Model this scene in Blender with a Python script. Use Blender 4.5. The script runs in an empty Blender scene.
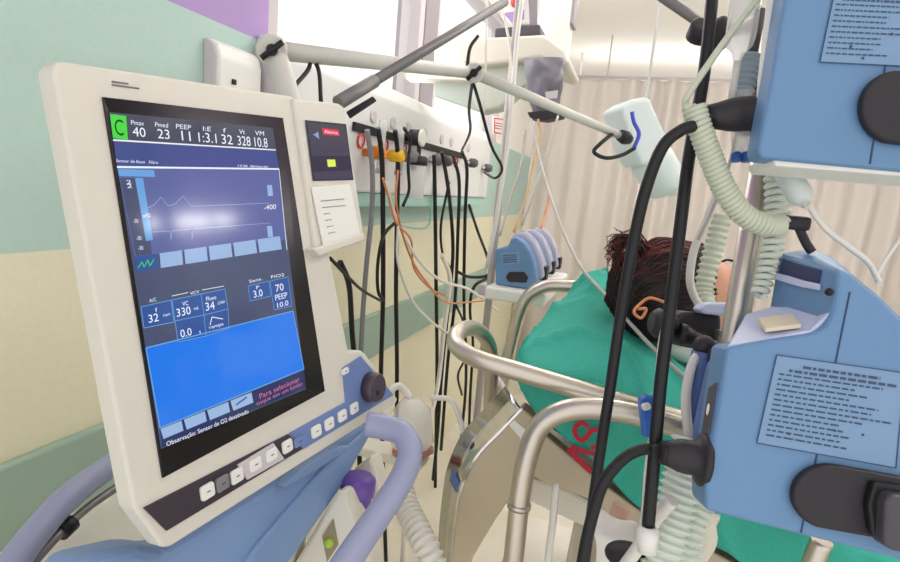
import bpy, bmesh, math, random
from mathutils import Vector, Matrix
random.seed(7)
V = Vector
COL = bpy.context.scene.collection

# ------------------------------------------------------------------ camera
F = 560.0; CX, CY = 450.0, 281.0
CAM = V((0, 0, 1.6))
def _axes():
    d = V((640 - CX, 205 - CY, F)).normalized()          # the wall direction as the lens sees it
    h = V((1, 0.09, 0))
    up = d.cross(h).normalized()
    if up.y > 0: up = -up
    right = d.cross(up)
    if right.x < 0: right = -right
    return right.normalized(), d, up
AX, AY, AZ = _axes()
def ray(px, py):
    r = V((px - CX, py - CY, F)) / F
    return V((r.dot(AX), r.dot(AY), r.dot(AZ)))
def c2w(v):
    v = V(v); return V((v.dot(AX), v.dot(AY), v.dot(AZ)))
def at(px, py, d): return CAM + ray(px, py) * d
def onX(px, py, X):
    r = ray(px, py); return CAM + r * (X / r.x)
def onY(px, py, Y):
    r = ray(px, py); return CAM + r * (Y / r.y)
class Plane:
    def __init__(s, o, n):
        s.o = V(o); s.n = V(n).normalized()
        if s.n.dot(CAM - s.o) < 0: s.n = -s.n
    def hit(s, px, py, off=0.0):
        r = ray(px, py); o = s.o + s.n * off
        return CAM + r * ((o - CAM).dot(s.n) / r.dot(s.n))

cam = bpy.data.cameras.new('camera'); cob = bpy.data.objects.new('camera', cam); COL.objects.link(cob)
m = Matrix((( c2w((1,0,0)).x, c2w((0,-1,0)).x, c2w((0,0,-1)).x, 0),
            ( c2w((1,0,0)).y, c2w((0,-1,0)).y, c2w((0,0,-1)).y, 0),
            ( c2w((1,0,0)).z, c2w((0,-1,0)).z, c2w((0,0,-1)).z, 0), (0,0,0,1)))
cob.matrix_world = Matrix.Translation(CAM) @ m
cam.sensor_width = 36; cam.lens = F / 900 * 36; cam.clip_start = 0.02
bpy.context.scene.camera = cob

# --------------------------------------------------------------- materials
def lin(c):
    c = c / 255.0
    return c / 12.92 if c <= 0.04045 else ((c + 0.055) / 1.055) ** 2.4
def rgb(r, g, b): return (lin(r), lin(g), lin(b), 1)
MATS = {}
def mat(name, col, rough=0.5, metal=0.0, emit=0.0, trans=0.0, alpha=1.0, bump=0.0, bscale=60, var=0.0, coat=0.0, ior=1.45, spec=0.5):
    if name in MATS: return MATS[name]
    M = bpy.data.materials.new(name); M.use_nodes = True
    nt = M.node_tree; p = nt.nodes['Principled BSDF']
    c = rgb(*col)
    p.inputs['Base Color'].default_value = c
    p.inputs['Roughness'].default_value = rough
    p.inputs['Metallic'].default_value = metal
    p.inputs['IOR'].default_value = ior
    p.inputs['Specular IOR Level'].default_value = spec
    if emit:
        p.inputs['Emission Color'].default_value = c; p.inputs['Emission Strength'].default_value = emit
    if trans: p.inputs['Transmission Weight'].default_value = trans
    if alpha < 1: p.inputs['Alpha'].default_value = alpha
    if coat: p.inputs['Coat Weight'].default_value = coat; p.inputs['Coat Roughness'].default_value = 0.08
    if bump or var:
        tc = nt.nodes.new('ShaderNodeTexCoord'); nz = nt.nodes.new('ShaderNodeTexNoise')
        nz.inputs['Scale'].default_value = bscale; nz.inputs['Detail'].default_value = 6
        nt.links.new(tc.outputs['Object'], nz.inputs['Vector'])
        if bump:
            b = nt.nodes.new('ShaderNodeBump'); b.inputs['Strength'].default_value = bump; b.inputs['Distance'].default_value = 0.004
            nt.links.new(nz.outputs['Fac'], b.inputs['Height']); nt.links.new(b.outputs['Normal'], p.inputs['Normal'])
        if var:
            r = nt.nodes.new('ShaderNodeValToRGB')
            r.color_ramp.elements[0].position = 0.3; r.color_ramp.elements[1].position = 0.7
            r.color_ramp.elements[0].color = tuple(x * (1 - var) for x in c[:3]) + (1,)
            r.color_ramp.elements[1].color = tuple(min(1, x * (1 + var)) for x in c[:3]) + (1,)
            nt.links.new(nz.outputs['Fac'], r.inputs['Fac']); nt.links.new(r.outputs['Color'], p.inputs['Base Color'])
    MATS[name] = M; return M

housing = mat('ivory plastic', (218, 213, 202), 0.42, bump=0.05, bscale=400)
white = mat('white plastic', (236, 234, 228), 0.4)
white_paint = mat('white enamel', (235, 233, 228), 0.35)
black = mat('black rubber', (22, 21, 24), 0.45)
black_pl = mat('black plastic', (42, 38, 44), 0.5, bump=0.08, bscale=500)
bezel_m = mat('black gloss bezel', (24, 16, 20), 0.25)
strip_m = mat('charcoal strip', (62, 52, 62), 0.4)
blue_strip = mat('blue strip', (112, 134, 184), 0.4)
vent_blue = mat('ventilator blue', (126, 154, 196), 0.4, var=0.04, bscale=8)
lavender = mat('lavender handle', (158, 162, 192), 0.4)
pump_blue = mat('pump blue', (104, 142, 182), 0.42, bump=0.06, bscale=500)
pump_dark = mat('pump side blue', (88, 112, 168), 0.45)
pump_pale = mat('pump tray pale blue', (196, 204, 232), 0.35)
seam_m = mat('seam grey', (62, 84, 118), 0.6)
label_m = mat('label pale blue', (124, 156, 190), 0.5)
ink = mat('label ink', (66, 82, 114), 0.6)
chrome = mat('brushed steel', (206, 198, 186), 0.34, metal=1.0)
chrome2 = mat('polished steel', (218, 216, 216), 0.12, metal=1.0, var=0.1, bscale=30)
grey_metal = mat('grey metal', (128, 124, 124), 0.4, metal=0.3)
arm_white = mat('arm ivory', (208, 206, 198), 0.4)
teal = mat('teal cloth', (58, 170, 150), 0.85, bump=0.3, bscale=220, var=0.06)
red_print = mat('red print', (186, 38, 58), 0.8)
bed_beige = mat('bed beige', (196, 182, 156), 0.5, var=0.05, bscale=6)
bed_white = mat('bed cream', (226, 220, 206), 0.5)
mattress_m = mat('mattress vinyl', (48, 42, 52), 0.5)
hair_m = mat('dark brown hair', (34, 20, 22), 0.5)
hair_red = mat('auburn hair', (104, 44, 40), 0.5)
skin = mat('skin', (206, 150, 124), 0.55, var=0.05, bscale=12)
linen = mat('white linen', (236, 232, 226), 0.9, bump=0.3, bscale=80)
curtain_m = mat('curtain cloth', (222, 213, 206), 0.9, bump=0.1, bscale=300)
ceil_m = mat('ceiling paint', (244, 240, 234), 0.9, bump=0.05, bscale=40)
floor_m = mat('floor vinyl', (220, 214, 198), 0.4, var=0.05, bscale=4)
yellow_w = mat('cream wall', (232, 227, 198), 0.75, bump=0.05, bscale=90, var=0.02)
mint_w = mat('mint wall', (184, 210, 200), 0.75, bump=0.05, bscale=90, var=0.02)
purple_w = mat('lilac wall', (178, 150, 202), 0.75, bump=0.05, bscale=90)
stripe_m = mat('sage rail', (158, 182, 166), 0.5, var=0.03, bscale=10)
frame_m = mat('window aluminium', (204, 196, 200), 0.4)
column_m = mat('window column', (150, 142, 146), 0.5)
trunk_m = mat('trunking white', (226, 226, 224), 0.4)
trunk_teal = mat('trunking mint', (168, 208, 198), 0.4)
orange = mat('orange plastic', (228, 132, 40), 0.35)
yellow = mat('yellow plastic', (238, 186, 38), 0.35)
red = mat('red plastic', (206, 58, 60), 0.4)
grey = mat('grey plastic', (128, 126, 130), 0.5)
grey_dark = mat('dark grey plastic', (84, 80, 86), 0.5)
grey_bag = mat('grey vinyl bag', (116, 112, 122), 0.35, bump=0.6, bscale=25, var=0.12)
clear = mat('clear plastic', (238, 240, 240), 0.12, alpha=0.42, spec=0.6)
frost = mat('frosted plastic', (226, 236, 234), 0.35, alpha=0.8)
tube_m = mat('pale tubing', (226, 222, 214), 0.3)
tube_grey = mat('greyish tubing', (176, 170, 164), 0.3)
coil_m = mat('pale green coil', (198, 204, 184), 0.4)
coil_w = mat('white coil', (222, 230, 216), 0.4)
orange_wire = mat('orange wire', (216, 138, 92), 0.45)
blue_wire = mat('blue wire', (70, 80, 196), 0.45)
blue_clamp = mat('blue clamp', (52, 106, 190), 0.35)
purple_pl = mat('purple plastic', (108, 78, 164), 0.3)
gbox = mat('yellow green', (176, 208, 70), 0.4)  # plain yellow-green of the gauge, no emission
glass = mat('window glass', (250, 250, 252), 0.02, alpha=0.08, spec=0.4)
# things that give off light
def scr(n, c, e=0.85):
    M = mat(n, c, 0.12, emit=e)
    M.node_tree.nodes['Principled BSDF'].inputs['Base Color'].default_value = (0.01, 0.01, 0.015, 1)
    return M
s_bg = scr('screen slate', (76, 82, 112)); s_top = scr('screen top bar', (72, 74, 90)); s_wave = scr('screen wave field', (94, 104, 160))
s_blue = scr('screen blue field', (30, 116, 226), 0.95); s_box = scr('screen box blue', (52, 86, 156)); s_btn = scr('screen button', (156, 186, 226))
s_lb = scr('screen light blue', (110, 168, 226)); s_green = scr('screen green', (66, 206, 60), 1.0); s_txt = scr('screen white', (232, 238, 250), 0.95)
s_dkg = scr('screen dark green', (10, 60, 14)); s_red = scr('screen red text', (214, 116, 150)); s_bot = scr('screen bottom bar', (66, 80, 142)); s_foot = scr('screen footer', (36, 48, 96))
s_line = scr('screen trace', (150, 166, 210)); s_alarm = scr('alarm red', (226, 52, 78), 0.95); s_yel = scr('alarm yellow', (220, 236, 90), 0.95); s_panel = scr('alarm panel grey', (62, 60, 74), 0.6); s_panel2 = scr('alarm panel lighter', (82, 80, 96), 0.6)
tubeglow = mat('lamp tube', (255, 252, 246), 0.5, emit=60.0)
lampglow = mat('lamp diffuser', (252, 251, 250), 0.5, emit=14.0)

# -------------------------------------------------------------- mesh maker
ORG = {}
_txt = {}
def text_geo(s, bold=0.0):
    if s in _txt: return _txt[s]
    cu = bpy.data.curves.new('t', 'FONT'); cu.body = s; cu.resolution_u = 3; cu.offset = bold
    o = bpy.data.objects.new('t', cu); COL.objects.link(o)
    dg = bpy.context.evaluated_depsgraph_get()
    me = bpy.data.meshes.new_from_object(o.evaluated_get(dg))
    vs = [v.co.copy() for v in me.vertices]; fs = [tuple(p.vertices) for p in me.polygons]
    bpy.data.objects.remove(o); bpy.data.curves.remove(cu); bpy.data.meshes.remove(me)
    x0 = min(v.x for v in vs); x1 = max(v.x for v in vs); y0 = min(v.y for v in vs); y1 = max(v.y for v in vs)
    vs = [((v.x - x0) / max(1e-6, x1 - x0), (v.y - y0) / max(1e-6, y1 - y0)) for v in vs]
    _txt[s] = (vs, fs); return _txt[s]

def smooth_path(pts, n=6):
    P = [V(p) for p in pts]
    if len(P) < 3: 
        return [P[0].lerp(P[1], k / 2) for k in range(3)]
    Q = [P[0] * 2 - P[1]] + P + [P[-1] * 2 - P[-2]]
    out = []
    for i in range(1, len(Q) - 2):
        a, b, c, d = Q[i-1], Q[i], Q[i+1], Q[i+2]
        for k in range(n):
            t = k / n
            out.append(0.5 * ((2*b) + (c - a) * t + (2*a - 5*b + 4*c - d) * t*t + (3*b - a - 3*c + d) * t**3))
    out.append(P[-1]); return out
def frames(path):
    T = []
    for i in range(len(path)):
        a = path[max(0, i-1)]; b = path[min(len(path)-1, i+1)]
        d = b - a; T.append(d.normalized() if d.length > 1e-9 else V((0,0,1)))
    u = T[0].orthogonal().normalized(); U = []
    for t in T:
        u = (u - t * u.dot(t)); u = u.normalized() if u.length > 1e-6 else t.orthogonal().normalized()
        U.append((u.copy(), t.cross(u).normalized()))
    return T, U

class MB:
    def __init__(s): s.bm = bmesh.new(); s.mats = []; s.mi = 0
    def use(s, m):
        if m not in s.mats: s.mats.append(m)
        s.mi = s.mats.index(m); return s
    def face(s, vs, smooth=False):
        try: f = s.bm.faces.new(vs)
        except ValueError: return None
        f.material_index = s.mi; f.smooth = smooth; return f
    def tube(s, pts, r, seg=10, n=6, cap=True, smooth=True, raw=False):
        path = pts if raw else smooth_path(pts, n)
        T, U = frames(path); L = len(path); rings = []
        for i, p in enumerate(path):
            rr = r(i / (L - 1)) if callable(r) else r
            u, w = U[i]
            rings.append([s.bm.verts.new(p + (u * math.cos(2*math.pi*k/seg) + w * math.sin(2*math.pi*k/seg)) * rr) for k in range(seg)])
        for a, b in zip(rings, rings[1:]):
            for k in range(seg): s.face((a[k], a[(k+1) % seg], b[(k+1) % seg], b[k]), smooth)
        if cap: s.face(rings[0][::-1]); s.face(rings[-1])
        return s
    def coil(s, pts, R, wire, pitch, seg=8, per=14):
        path = smooth_path(pts, 24)
        Ls = [0]
        for a, b in zip(path, path[1:]): Ls.append(Ls[-1] + (b - a).length)
        T, U = frames(path); tot = Ls[-1]; N = int(tot / pitch * per); out = []; j = 0
        for i in range(N + 1):
            d = tot * i / N
            while j < len(Ls) - 2 and Ls[j+1] < d: j += 1
            t = (d - Ls[j]) / max(1e-9, Ls[j+1] - Ls[j])
            p = path[j].lerp(path[j+1], t); u = U[j][0].lerp(U[j+1][0], t); w = U[j][1].lerp(U[j+1][1], t)
            a = 2 * math.pi * i / per
            RR = R(d / tot) if callable(R) else R
            out.append(p + (u * math.cos(a) + w * math.sin(a)) * RR)
        return s.tube(out, wire, seg=seg, raw=True)
    def prism(s, pts, n, thick, bevel=0.0, bseg=2, smooth=False):
        """pts: front outline; extruded by thick against n"""
        bm2 = bmesh.new(); n = V(n).normalized()
        a = [bm2.verts.new(p) for p in pts]; b = [bm2.verts.new(V(p) - n * thick) for p in pts]
        bm2.faces.new(a); bm2.faces.new(b[::-1])
        k = len(a)
        for i in range(k): bm2.faces.new((a[i], b[i], b[(i+1) % k], a[(i+1) % k]))
        bmesh.ops.recalc_face_normals(bm2, faces=bm2.faces)
        if bevel:
            bmesh.ops.bevel(bm2, geom=bm2.edges[:], offset=bevel, segments=bseg, affect='EDGES', profile=0.5, clamp_overlap=True)
        s.merge(bm2, smooth); return s
    def merge(s, bm2, smooth=False):
        mp = {v: s.bm.verts.new(v.co) for v in bm2.verts}
        for f in bm2.faces: s.face([mp[v] for v in f.verts], smooth)
        bm2.free()
    def box(s, lo, hi, bevel=0.0, M=None, bseg=2):
        bm2 = bmesh.new(); bmesh.ops.create_cube(bm2, size=1)
        lo = V(lo); hi = V(hi)
        for v in bm2.verts:
            v.co = V(((lo.x + hi.x) / 2 + v.co.x * (hi.x - lo.x), (lo.y + hi.y) / 2 + v.co.y * (hi.y - lo.y), (lo.z + hi.z) / 2 + v.co.z * (hi.z - lo.z)))
        if bevel: bmesh.ops.bevel(bm2, geom=bm2.edges[:], offset=bevel, segments=bseg, affect='EDGES', profile=0.5, clamp_overlap=True)
        if M is not None:
            for v in bm2.verts: v.co = M @ v.co
        s.merge(bm2, False); return s
    def ball(s, c, r, sc=(1,1,1), M=None, seg=20, rings=14):
        bm2 = bmesh.new(); bmesh.ops.create_uvsphere(bm2, u_segments=seg, v_segments=rings, radius=1)
        for v in bm2.verts:
            q = V((v.co.x * r * sc[0], v.co.y * r * sc[1], v.co.z * r * sc[2]))
            if M is not None: q = M @ q
            v.co = V(c) + q
        s.merge(bm2, True); return s
    def rod(s, a, b, r0, r1=None, seg=16):
        r1 = r0 if r1 is None else r1
        return s.tube([V(a), V(a).lerp(V(b), .5), V(b)], lambda t: r0 + (r1 - r0) * t, seg=seg, raw=True)
    def lathe(s, a, b, prof, seg=20):
        """profile [(t, r)] from a to b"""
        a = V(a); b = V(b); ax = (b - a).normalized(); u = ax.orthogonal().normalized(); w = ax.cross(u)
        rings = []
        for t, r in prof:
            c = a.lerp(b, t)
            rings.append([s.bm.verts.new(c + (u * math.cos(2*math.pi*k/seg) + w * math.sin(2*math.pi*k/seg)) * r) for k in range(seg)])
        for p, q in zip(rings, rings[1:]):
            for k in range(seg): s.face((p[k], p[(k+1) % seg], q[(k+1) % seg], q[k]), True)
        s.face(rings[0][::-1]); s.face(rings[-1]); return s
    def quad(s, pts): s.face([s.bm.verts.new(p) for p in pts]); return s
    def write(s, txt, quad, bold=0.0):
        """text bent onto quad TL,TR,BR,BL"""
        vs, fs = text_geo(txt, bold); TL, TR, BR, BL = [V(q) for q in quad]
        bv = [s.bm.verts.new(BL.lerp(BR, x).lerp(TL.lerp(TR, x), y)) for x, y in vs]
        for f in fs: s.face([bv[i] for i in f])
        return s
    def grid(s, rows, sub=4, noise=0.0, nscale=12, closed=False, folds=0.0):
        """bicubic surface through rows of points"""
        R = [smooth_path(r, sub) for r in rows]
        cols = [smooth_path([R[i][j] for i in range(len(R))], sub) for j in range(len(R[0]))]
        from mathutils import noise as nz
        g = [[None] * len(cols[0]) for _ in cols]
        for i, c in enumerate(cols):
            for j, p in enumerate(c):
                q = p.copy()
                if noise:
                    q += V((nz.noise(p * nscale), nz.noise(p * nscale + V((9, 3, 1))), nz.noise(p * nscale + V((2, 7, 5))))) * noise
                if folds:
                    w1 = nz.noise(p * 3.1) * 2.5; w2 = nz.noise(p * 4.3 + V((5, 5, 5))) * 2.5
                    f1 = abs(math.sin(p.x * 17 + p.y * 9 - p.z * 8 + w1 * 2)); f2 = abs(math.sin(p.x * 11 - p.y * 21 + p.z * 14 + w2 * 2))
                    q += V((-.2, -.55, .8)) * folds * ((1 - f1) ** 2 * (1 + nz.noise(p * 5)) + .8 * (1 - f2) ** 3)
                g[i][j] = s.bm.verts.new(q)
        for i in range(len(g) - 1):
            for j in range(len(g[0]) - 1):
                s.face((g[i][j], g[i+1][j], g[i+1][j+1], g[i][j+1]), True)
        return s
    def build(s, name, mats=None, parent=None, label=None, recalc=True):
        ms = list(s.mats) if s.mats else []
        if mats is not None: ms = [mats]
        if recalc: bmesh.ops.recalc_face_normals(s.bm, faces=s.bm.faces[:])
        if parent is not None: org = ORG[parent]
        else:
            xs = [v.co for v in s.bm.verts]
            org = V(((min(v.x for v in xs) + max(v.x for v in xs)) / 2, (min(v.y for v in xs) + max(v.y for v in xs)) / 2, min(v.z for v in xs)))
        for v in s.bm.verts: v.co -= org
        me = bpy.data.meshes.new(name); s.bm.to_mesh(me); s.bm.free()
        for q in ms: me.materials.append(q)
        o = bpy.data.objects.new(name, me); COL.objects.link(o)
        if parent is not None: o.parent = parent
        else: o.location = org
        ORG[o] = org
        if label: o['label'] = label
        return o
def tag(o, label, cat, group=None, kind=None):
    o['label'] = label; o['category'] = cat
    if group: o['group'] = group
    if kind: o['kind'] = kind
    return o
def thing(name, label, cat, loc, group=None):
    o = bpy.data.objects.new(name, None); COL.objects.link(o); o.location = loc; o.empty_display_size = 0.05
    ORG[o] = V(loc); return tag(o, label, cat, group)
def struct(o): o['kind'] = 'structure'; return o
def copy_tree(o, parent=None, off=None):
    c = o.copy(); COL.objects.link(c)
    if parent: c.parent = parent
    if off is not None: c.location = o.location + V(off)
    for ch in list(o.children): copy_tree(ch, c)
    return c

# =================================================================== ROOM
D = -1.0; XR0 = 3.2
ceil_z = 2.95; YF = 5.0
sill = onX(215, 21, D).z; green_low = onX(30, 252, D).z
st_hi = onX(200, 382, D).z; st_lo = onX(390, 345, D).z
y0w, y1w = onX(268, 35, D).y, onX(421, 85, D).y
y2w, y3w = onX(433, 92, D).y, onX(433, 92, D).y + 1.3
print('wall heights', sill, green_low, st_hi, st_lo, 'win', y0w, y1w, y2w, y3w)
wz1 = 2.7; Ya, Yb = -0.6, 6.6
mb = MB(); T = 0.14
def wallbox(ya, yb, za, zb, m): mb.use(m).box((D - T, ya, za), (D, yb, zb))
wallbox(Ya, Yb, 0, green_low, yellow_w); wallbox(Ya, Yb, green_low, sill, mint_w)
wallbox(Ya, y0w, sill, ceil_z, purple_w); wallbox(y1w, y2w, sill, ceil_z, column_m)
wallbox(y3w, Yb, sill, ceil_z, ceil_m); wallbox(y0w, y1w, wz1, ceil_z, ceil_m); wallbox(y2w, y3w, wz1, ceil_z, ceil_m)
struct(mb.build('wall_left'))
mb = MB().use(stripe_m); mb.box((D, Ya, st_lo), (D + .02, 3.9, st_hi), .006); tr = struct(mb.build('trim_1'))
mb = MB().use(floor_m); mb.box((D - T, Ya, -.1), (XR0, Yb, 0)); struct(mb.build('floor'))
mb = MB().use(ceil_m); mb.box((D - T, Ya, ceil_z), (XR0, Yb, ceil_z + .1)); struct(mb.build('ceiling'))
mb = MB().use(ceil_m); mb.box((D - T, Yb, 0), (XR0, Yb + .1, ceil_z)); struct(mb.build('wall_back'))
for i, (a, b) in enumerate(((y0w, y1w), (y2w, y3w))):
    mb = MB().use(frame_m); w = .05 if i == 0 else .045
    for (p, q, r, s_) in ((a, a + w, sill, wz1), (b - w, b, sill, wz1), (a + w, b - w, sill, sill + .035), (a + w, b - w, wz1 - .04, wz1)):
        mb.box((D - .1, p, r), (D - .005, q, s_), .004)
    wf = struct(mb.build('window_%d' % (i + 1)))
    mb = MB().use(glass); mb.box((D - .06, a + w, sill + .035), (D - .054, b - w, wz1 - .04)); mb.build('pane', parent=wf)

mb = MB()
XR = 3.1
mb.use(yellow_w).box((XR, Ya, 0), (XR + .1, Yb, green_low)); mb.use(mint_w).box((XR, Ya, green_low), (XR + .1, Yb, sill)); mb.use(purple_w).box((XR, Ya, sill), (XR + .1, Yb, ceil_z))
struct(mb.build('wall_right'))
t = thing('wall_lamp', 'long fluorescent tube lamp high on the lilac right-hand wall', 'lamp', (XR, 2.75, 2.18))
mb = MB().use(white_paint); mb.box((XR - .05, 2.38, 2.20), (XR, 3.12, 2.27), .006); mb.build('housing', parent=t)
mb = MB().use(tubeglow); mb.rod((XR - .07, 2.40, 2.235), (XR - .07, 3.10, 2.235), .022); mb.build('tube', parent=t)
# curtain: pleated cloth on a rail
mb = MB().use(curtain_m)
ctop = onY(640, 80, YF).z; x0c = -.97
top, bot = [], []
N = 520; x1c = 3.06
rows = []
for zz in (ctop, ctop - .04, 1.2, .12):
    r = []
    for i in range(N + 1):
        x = x0c + (x1c - x0c) * i / N
        ph = x * 34 + .9 * math.sin(x * 5.1) + .5 * math.sin(x * 11)
        amp = .03 + .012 * math.sin(x * 3.3 + 1)
        r.append(mb.bm.verts.new((x + .01 * math.sin(zz * 3), YF + amp * math.sin(ph) * (1 if zz > 1 else 1.25), zz)))
    rows.append(r)
for a, b in zip(rows, rows[1:]):
    for i in range(N): mb.face((a[i], a[i+1], b[i+1], b[i]), True)
cu = mb.build('curtain'); sol = cu.modifiers.new('thickness', 'SOLIDIFY'); sol.thickness = .002
tag(cu, 'floor-length cream pleated curtain closing the far end of the bay', 'curtain')
mb = MB().use(frame_m); mb.rod((x0c, YF, ctop + .015), (x1c, YF, ctop + .015), .012); 
cr = mb.build('curtain_rail'); tag(cr, 'slim pale rail along the top of the cream curtain', 'curtain rail')
for k in range(2):
    mb = MB().use(frame_m); x = (-.4, 2.6)[k]; mb.rod((x, YF, ctop + .015), (x, YF, ceil_z), .006); mb.build('hanger', parent=cr)

# ceiling lamp: long fluorescent fitting, hung below the ceiling to light it
def lamp(x, y, lab):
    t = thing('ceiling_lamp', lab, 'lamp', (x, y, ceil_z - .18), 'fluorescent ceiling lamps')
    mb = MB().use(white_paint); mb.box((x - .05, y - .6, ceil_z - .15), (x + .05, y + .6, ceil_z - .12), .008); mb.build('housing', parent=t)
    for q in (-.45, .45):
        mb = MB().use(white_paint); mb.rod((x, y + q, ceil_z - .12), (x, y + q, ceil_z), .012, seg=10); mb.build('stem', parent=t)
    for q in (-.09, .09):
        mb = MB().use(lampglow); mb.rod((x + q, y - .6, ceil_z - .15), (x + q, y + .6, ceil_z - .15), .03); mb.build('tube', parent=t)
lamp(1.3, 1.0, 'fluorescent ceiling lamp above the near side of the bed, the nearer one')
lamp(1.0, 2.7, 'fluorescent ceiling lamp beyond the bed, towards the right-hand wall')
lamp(-.15, 2.6, 'added fluorescent ceiling lamp beyond the bed, closest to the windows')  # unseen lamp added to brighten the far ceiling

t = thing('hidden_fill_lamp', 'added fill tube lamp, hidden behind the cream curtain', 'lamp', (.5, 5.6, 2.52))  # lamp added out of sight to lift the ceiling above the curtain
mb = MB().use(lampglow); mb.rod((-.8, 5.6, 2.55), (1.9, 5.6, 2.55), .03); mb.build('tube', parent=t)
for q in (-.7, 1.8):
    mb = MB().use(white_paint); mb.rod((q, 5.6, 2.55), (q, 5.6, ceil_z), .01, seg=10); mb.build('stem', parent=t)
# ============================================================ GAS TRUNKING
TX = D + .1
pt = [onX(335, 70, TX), onX(450, 112, TX)]
tz1 = pt[1].z; tzb = onX(440, 196, TX).z; ty0 = onX(288, 70, TX).y; ty1 = onX(528, 150, TX).y
ty1 = onX(492, 140, TX).y
print('trunk', [p.z for p in pt], tzb, ty0, ty1)
gp = thing('gas_supply_panel', 'long white gas and power trunking fixed along the mint wall', 'wall panel', (D, (ty0+ty1)/2, tzb - .06))
mb = MB().use(trunk_m)
prof = [(D, tz1), (D + .07, tz1 - .005), (TX, tz1 - .06), (TX, tzb), (D, tzb)]
mb.prism([V((x, ty0, z)) for x, z in prof], (0, -1, 0), ty1 - ty0, .008)
mb.build('casing', parent=gp)
mb = MB().use(trunk_teal); mb.box((D, ty0 + .02, tzb - .05), (TX - .01, ty1 - .02, tzb - .001), .004); mb.build('lower_strip', parent=gp)
mb = MB().use(frame_m); mb.box((D + .002, ty0 - .012, tzb), (TX - .004, ty0 - .001, tz1 - .03), .004); mb.build('end_cap', parent=gp)
b0 = onX(352, 124, TX).z
bz = onX(425, 146, TX).z
mb = MB().use(black); mb.box((TX, onX(352, 124, TX).y, bz - .014), (TX + .012, onX(462, 155, TX).y, bz + .014), .003); mb.build('socket_rail', parent=gp)
ry = []
for px in (360, 384, 403, 414, 437, 446, 455):
    y = onX(px, 135 + (px - 360) * .27, TX).y; ry.append(y)
    mb = MB().use(red)
    c = V((TX + .006, y, bz - .04)); R = .022
    mb.tube([c + V((.002 * math.sin(a), R * math.cos(a), R * math.sin(a))) for a in [2*math.pi*k/20 for k in range(21)]], .0035, seg=6, raw=True)
    mb.build('outlet_ring', parent=gp)
for px in (372, 392, 408, 425, 442, 452, 470):
    y = onX(px, 130, TX).y
    mb = MB().use(frame_m); mb.lathe((TX - .002, y, bz + .05), (TX + .006, y, bz + .05), [(0, .022), (.8, .022), (1, .018)], 18); mb.build('outlet_cover', parent=gp)
# towel dispenser at the near end of the trunking
dp = thing('wall_dispenser', 'white rounded wall dispenser with a grey end, directly behind the screen top', 'dispenser', onX(236, 110, D + .02))
X2 = D + .045; z1 = onX(236, 44, X2).z; z0 = onX(236, 120, X2).z; ya, yb_ = onX(220, 70, X2).y, onX(262, 70, X2).y
mb = MB().use(white); pr = [(D, z1), (D + .02, z1), (X2 - .008, z1 - .012), (X2, z1 - .04), (X2, z0), (D, z0)]
mb.prism([V((x, ya, z)) for x, z in pr], (0, -1, 0), yb_ - ya, .006); mb.build('cover', parent=dp)
mb = MB().use(frame_m); mb.prism([V((x - .01, ya - .004, z)) for x, z in pr[1:-1]] + [V((D, ya - .004, z0)), V((D, ya - .004, z1))], (0, -1, 0), .03, .003); mb.build('back_plate', parent=dp)
mb = MB().use(black); c = onX(234, 82, X2 + .002); mb.box(c - V((.004, .006, .006)), c + V((.003, .006, .006)), .001); mb.build('lock', parent=dp)
# square notice
p = [onX(x, y, D + .1005) for x, y in ((493, 116), (505, 118), (505, 136), (493, 134))]
mb = MB().use(white); mb.prism(p, (1, 0, 0), .003)
mb.use(red); c = sum(p, V()) / 4
for k in range(4):
    a = c.lerp(p[k], .8) + V((.001, 0, 0)); b = c.lerp(p[(k+1) % 4], .8) + V((.001, 0, 0)); mb.rod(a, b, .004, seg=6)
for k in range(3):
    a = p[0].lerp(p[3], .3 + .2*k).lerp(c, .3); b = p[1].lerp(p[2], .3 + .2*k).lerp(c, .3); mb.rod(a + V((.001,0,0)), b + V((.001,0,0)), .003, seg=6)
n = mb.build('notice'); tag(n, 'small square white notice with a dark red border on the trunking', 'sign')

# fittings on the trunking front
fz = onX(400, 160, TX + .05).z
def fx(px, py, off): return onX(px, py, TX + off)
def flowmeter(px, py, mcol, lab, h=.11):
    c = fx(px, py, .05)
    t = thing('flowmeter', lab, 'flowmeter', c - V((0, 0, h * .6)), 'flowmeters plugged into the trunking')
    mb = MB().use(mcol); mb.lathe(c + V((-.05, 0, 0)), c + V((.03, 0, 0)), [(0, .012), (.3, .014), (.35, .022), (.9, .022), (1, .016)]); mb.build('knob', parent=t)
    mb = MB().use(clear); mb.rod(c + V((.0, .03, -h * .5)), c + V((0, .03, h)), .013); mb.build('gauge_tube', parent=t)
    mb = MB().use(frame_m); mb.rod(c + V((0, .03, -h * .6)), c + V((0, .03, -h * .45)), .016); mb.rod(c + V((0, .0, 0)), c + V((0, .045, 0)), .01); mb.build('base_fitting', parent=t)
    return t
flowmeter(377, 153, orange, 'orange-knobbed flowmeter on the trunking, just right of the ventilator screen')
flowmeter(396, 156, yellow, 'yellow-knobbed flowmeter on the trunking beside the orange one')
flowmeter(411, 157, grey, 'grey-knobbed flowmeter on the trunking beside the yellow one', .08)
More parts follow.
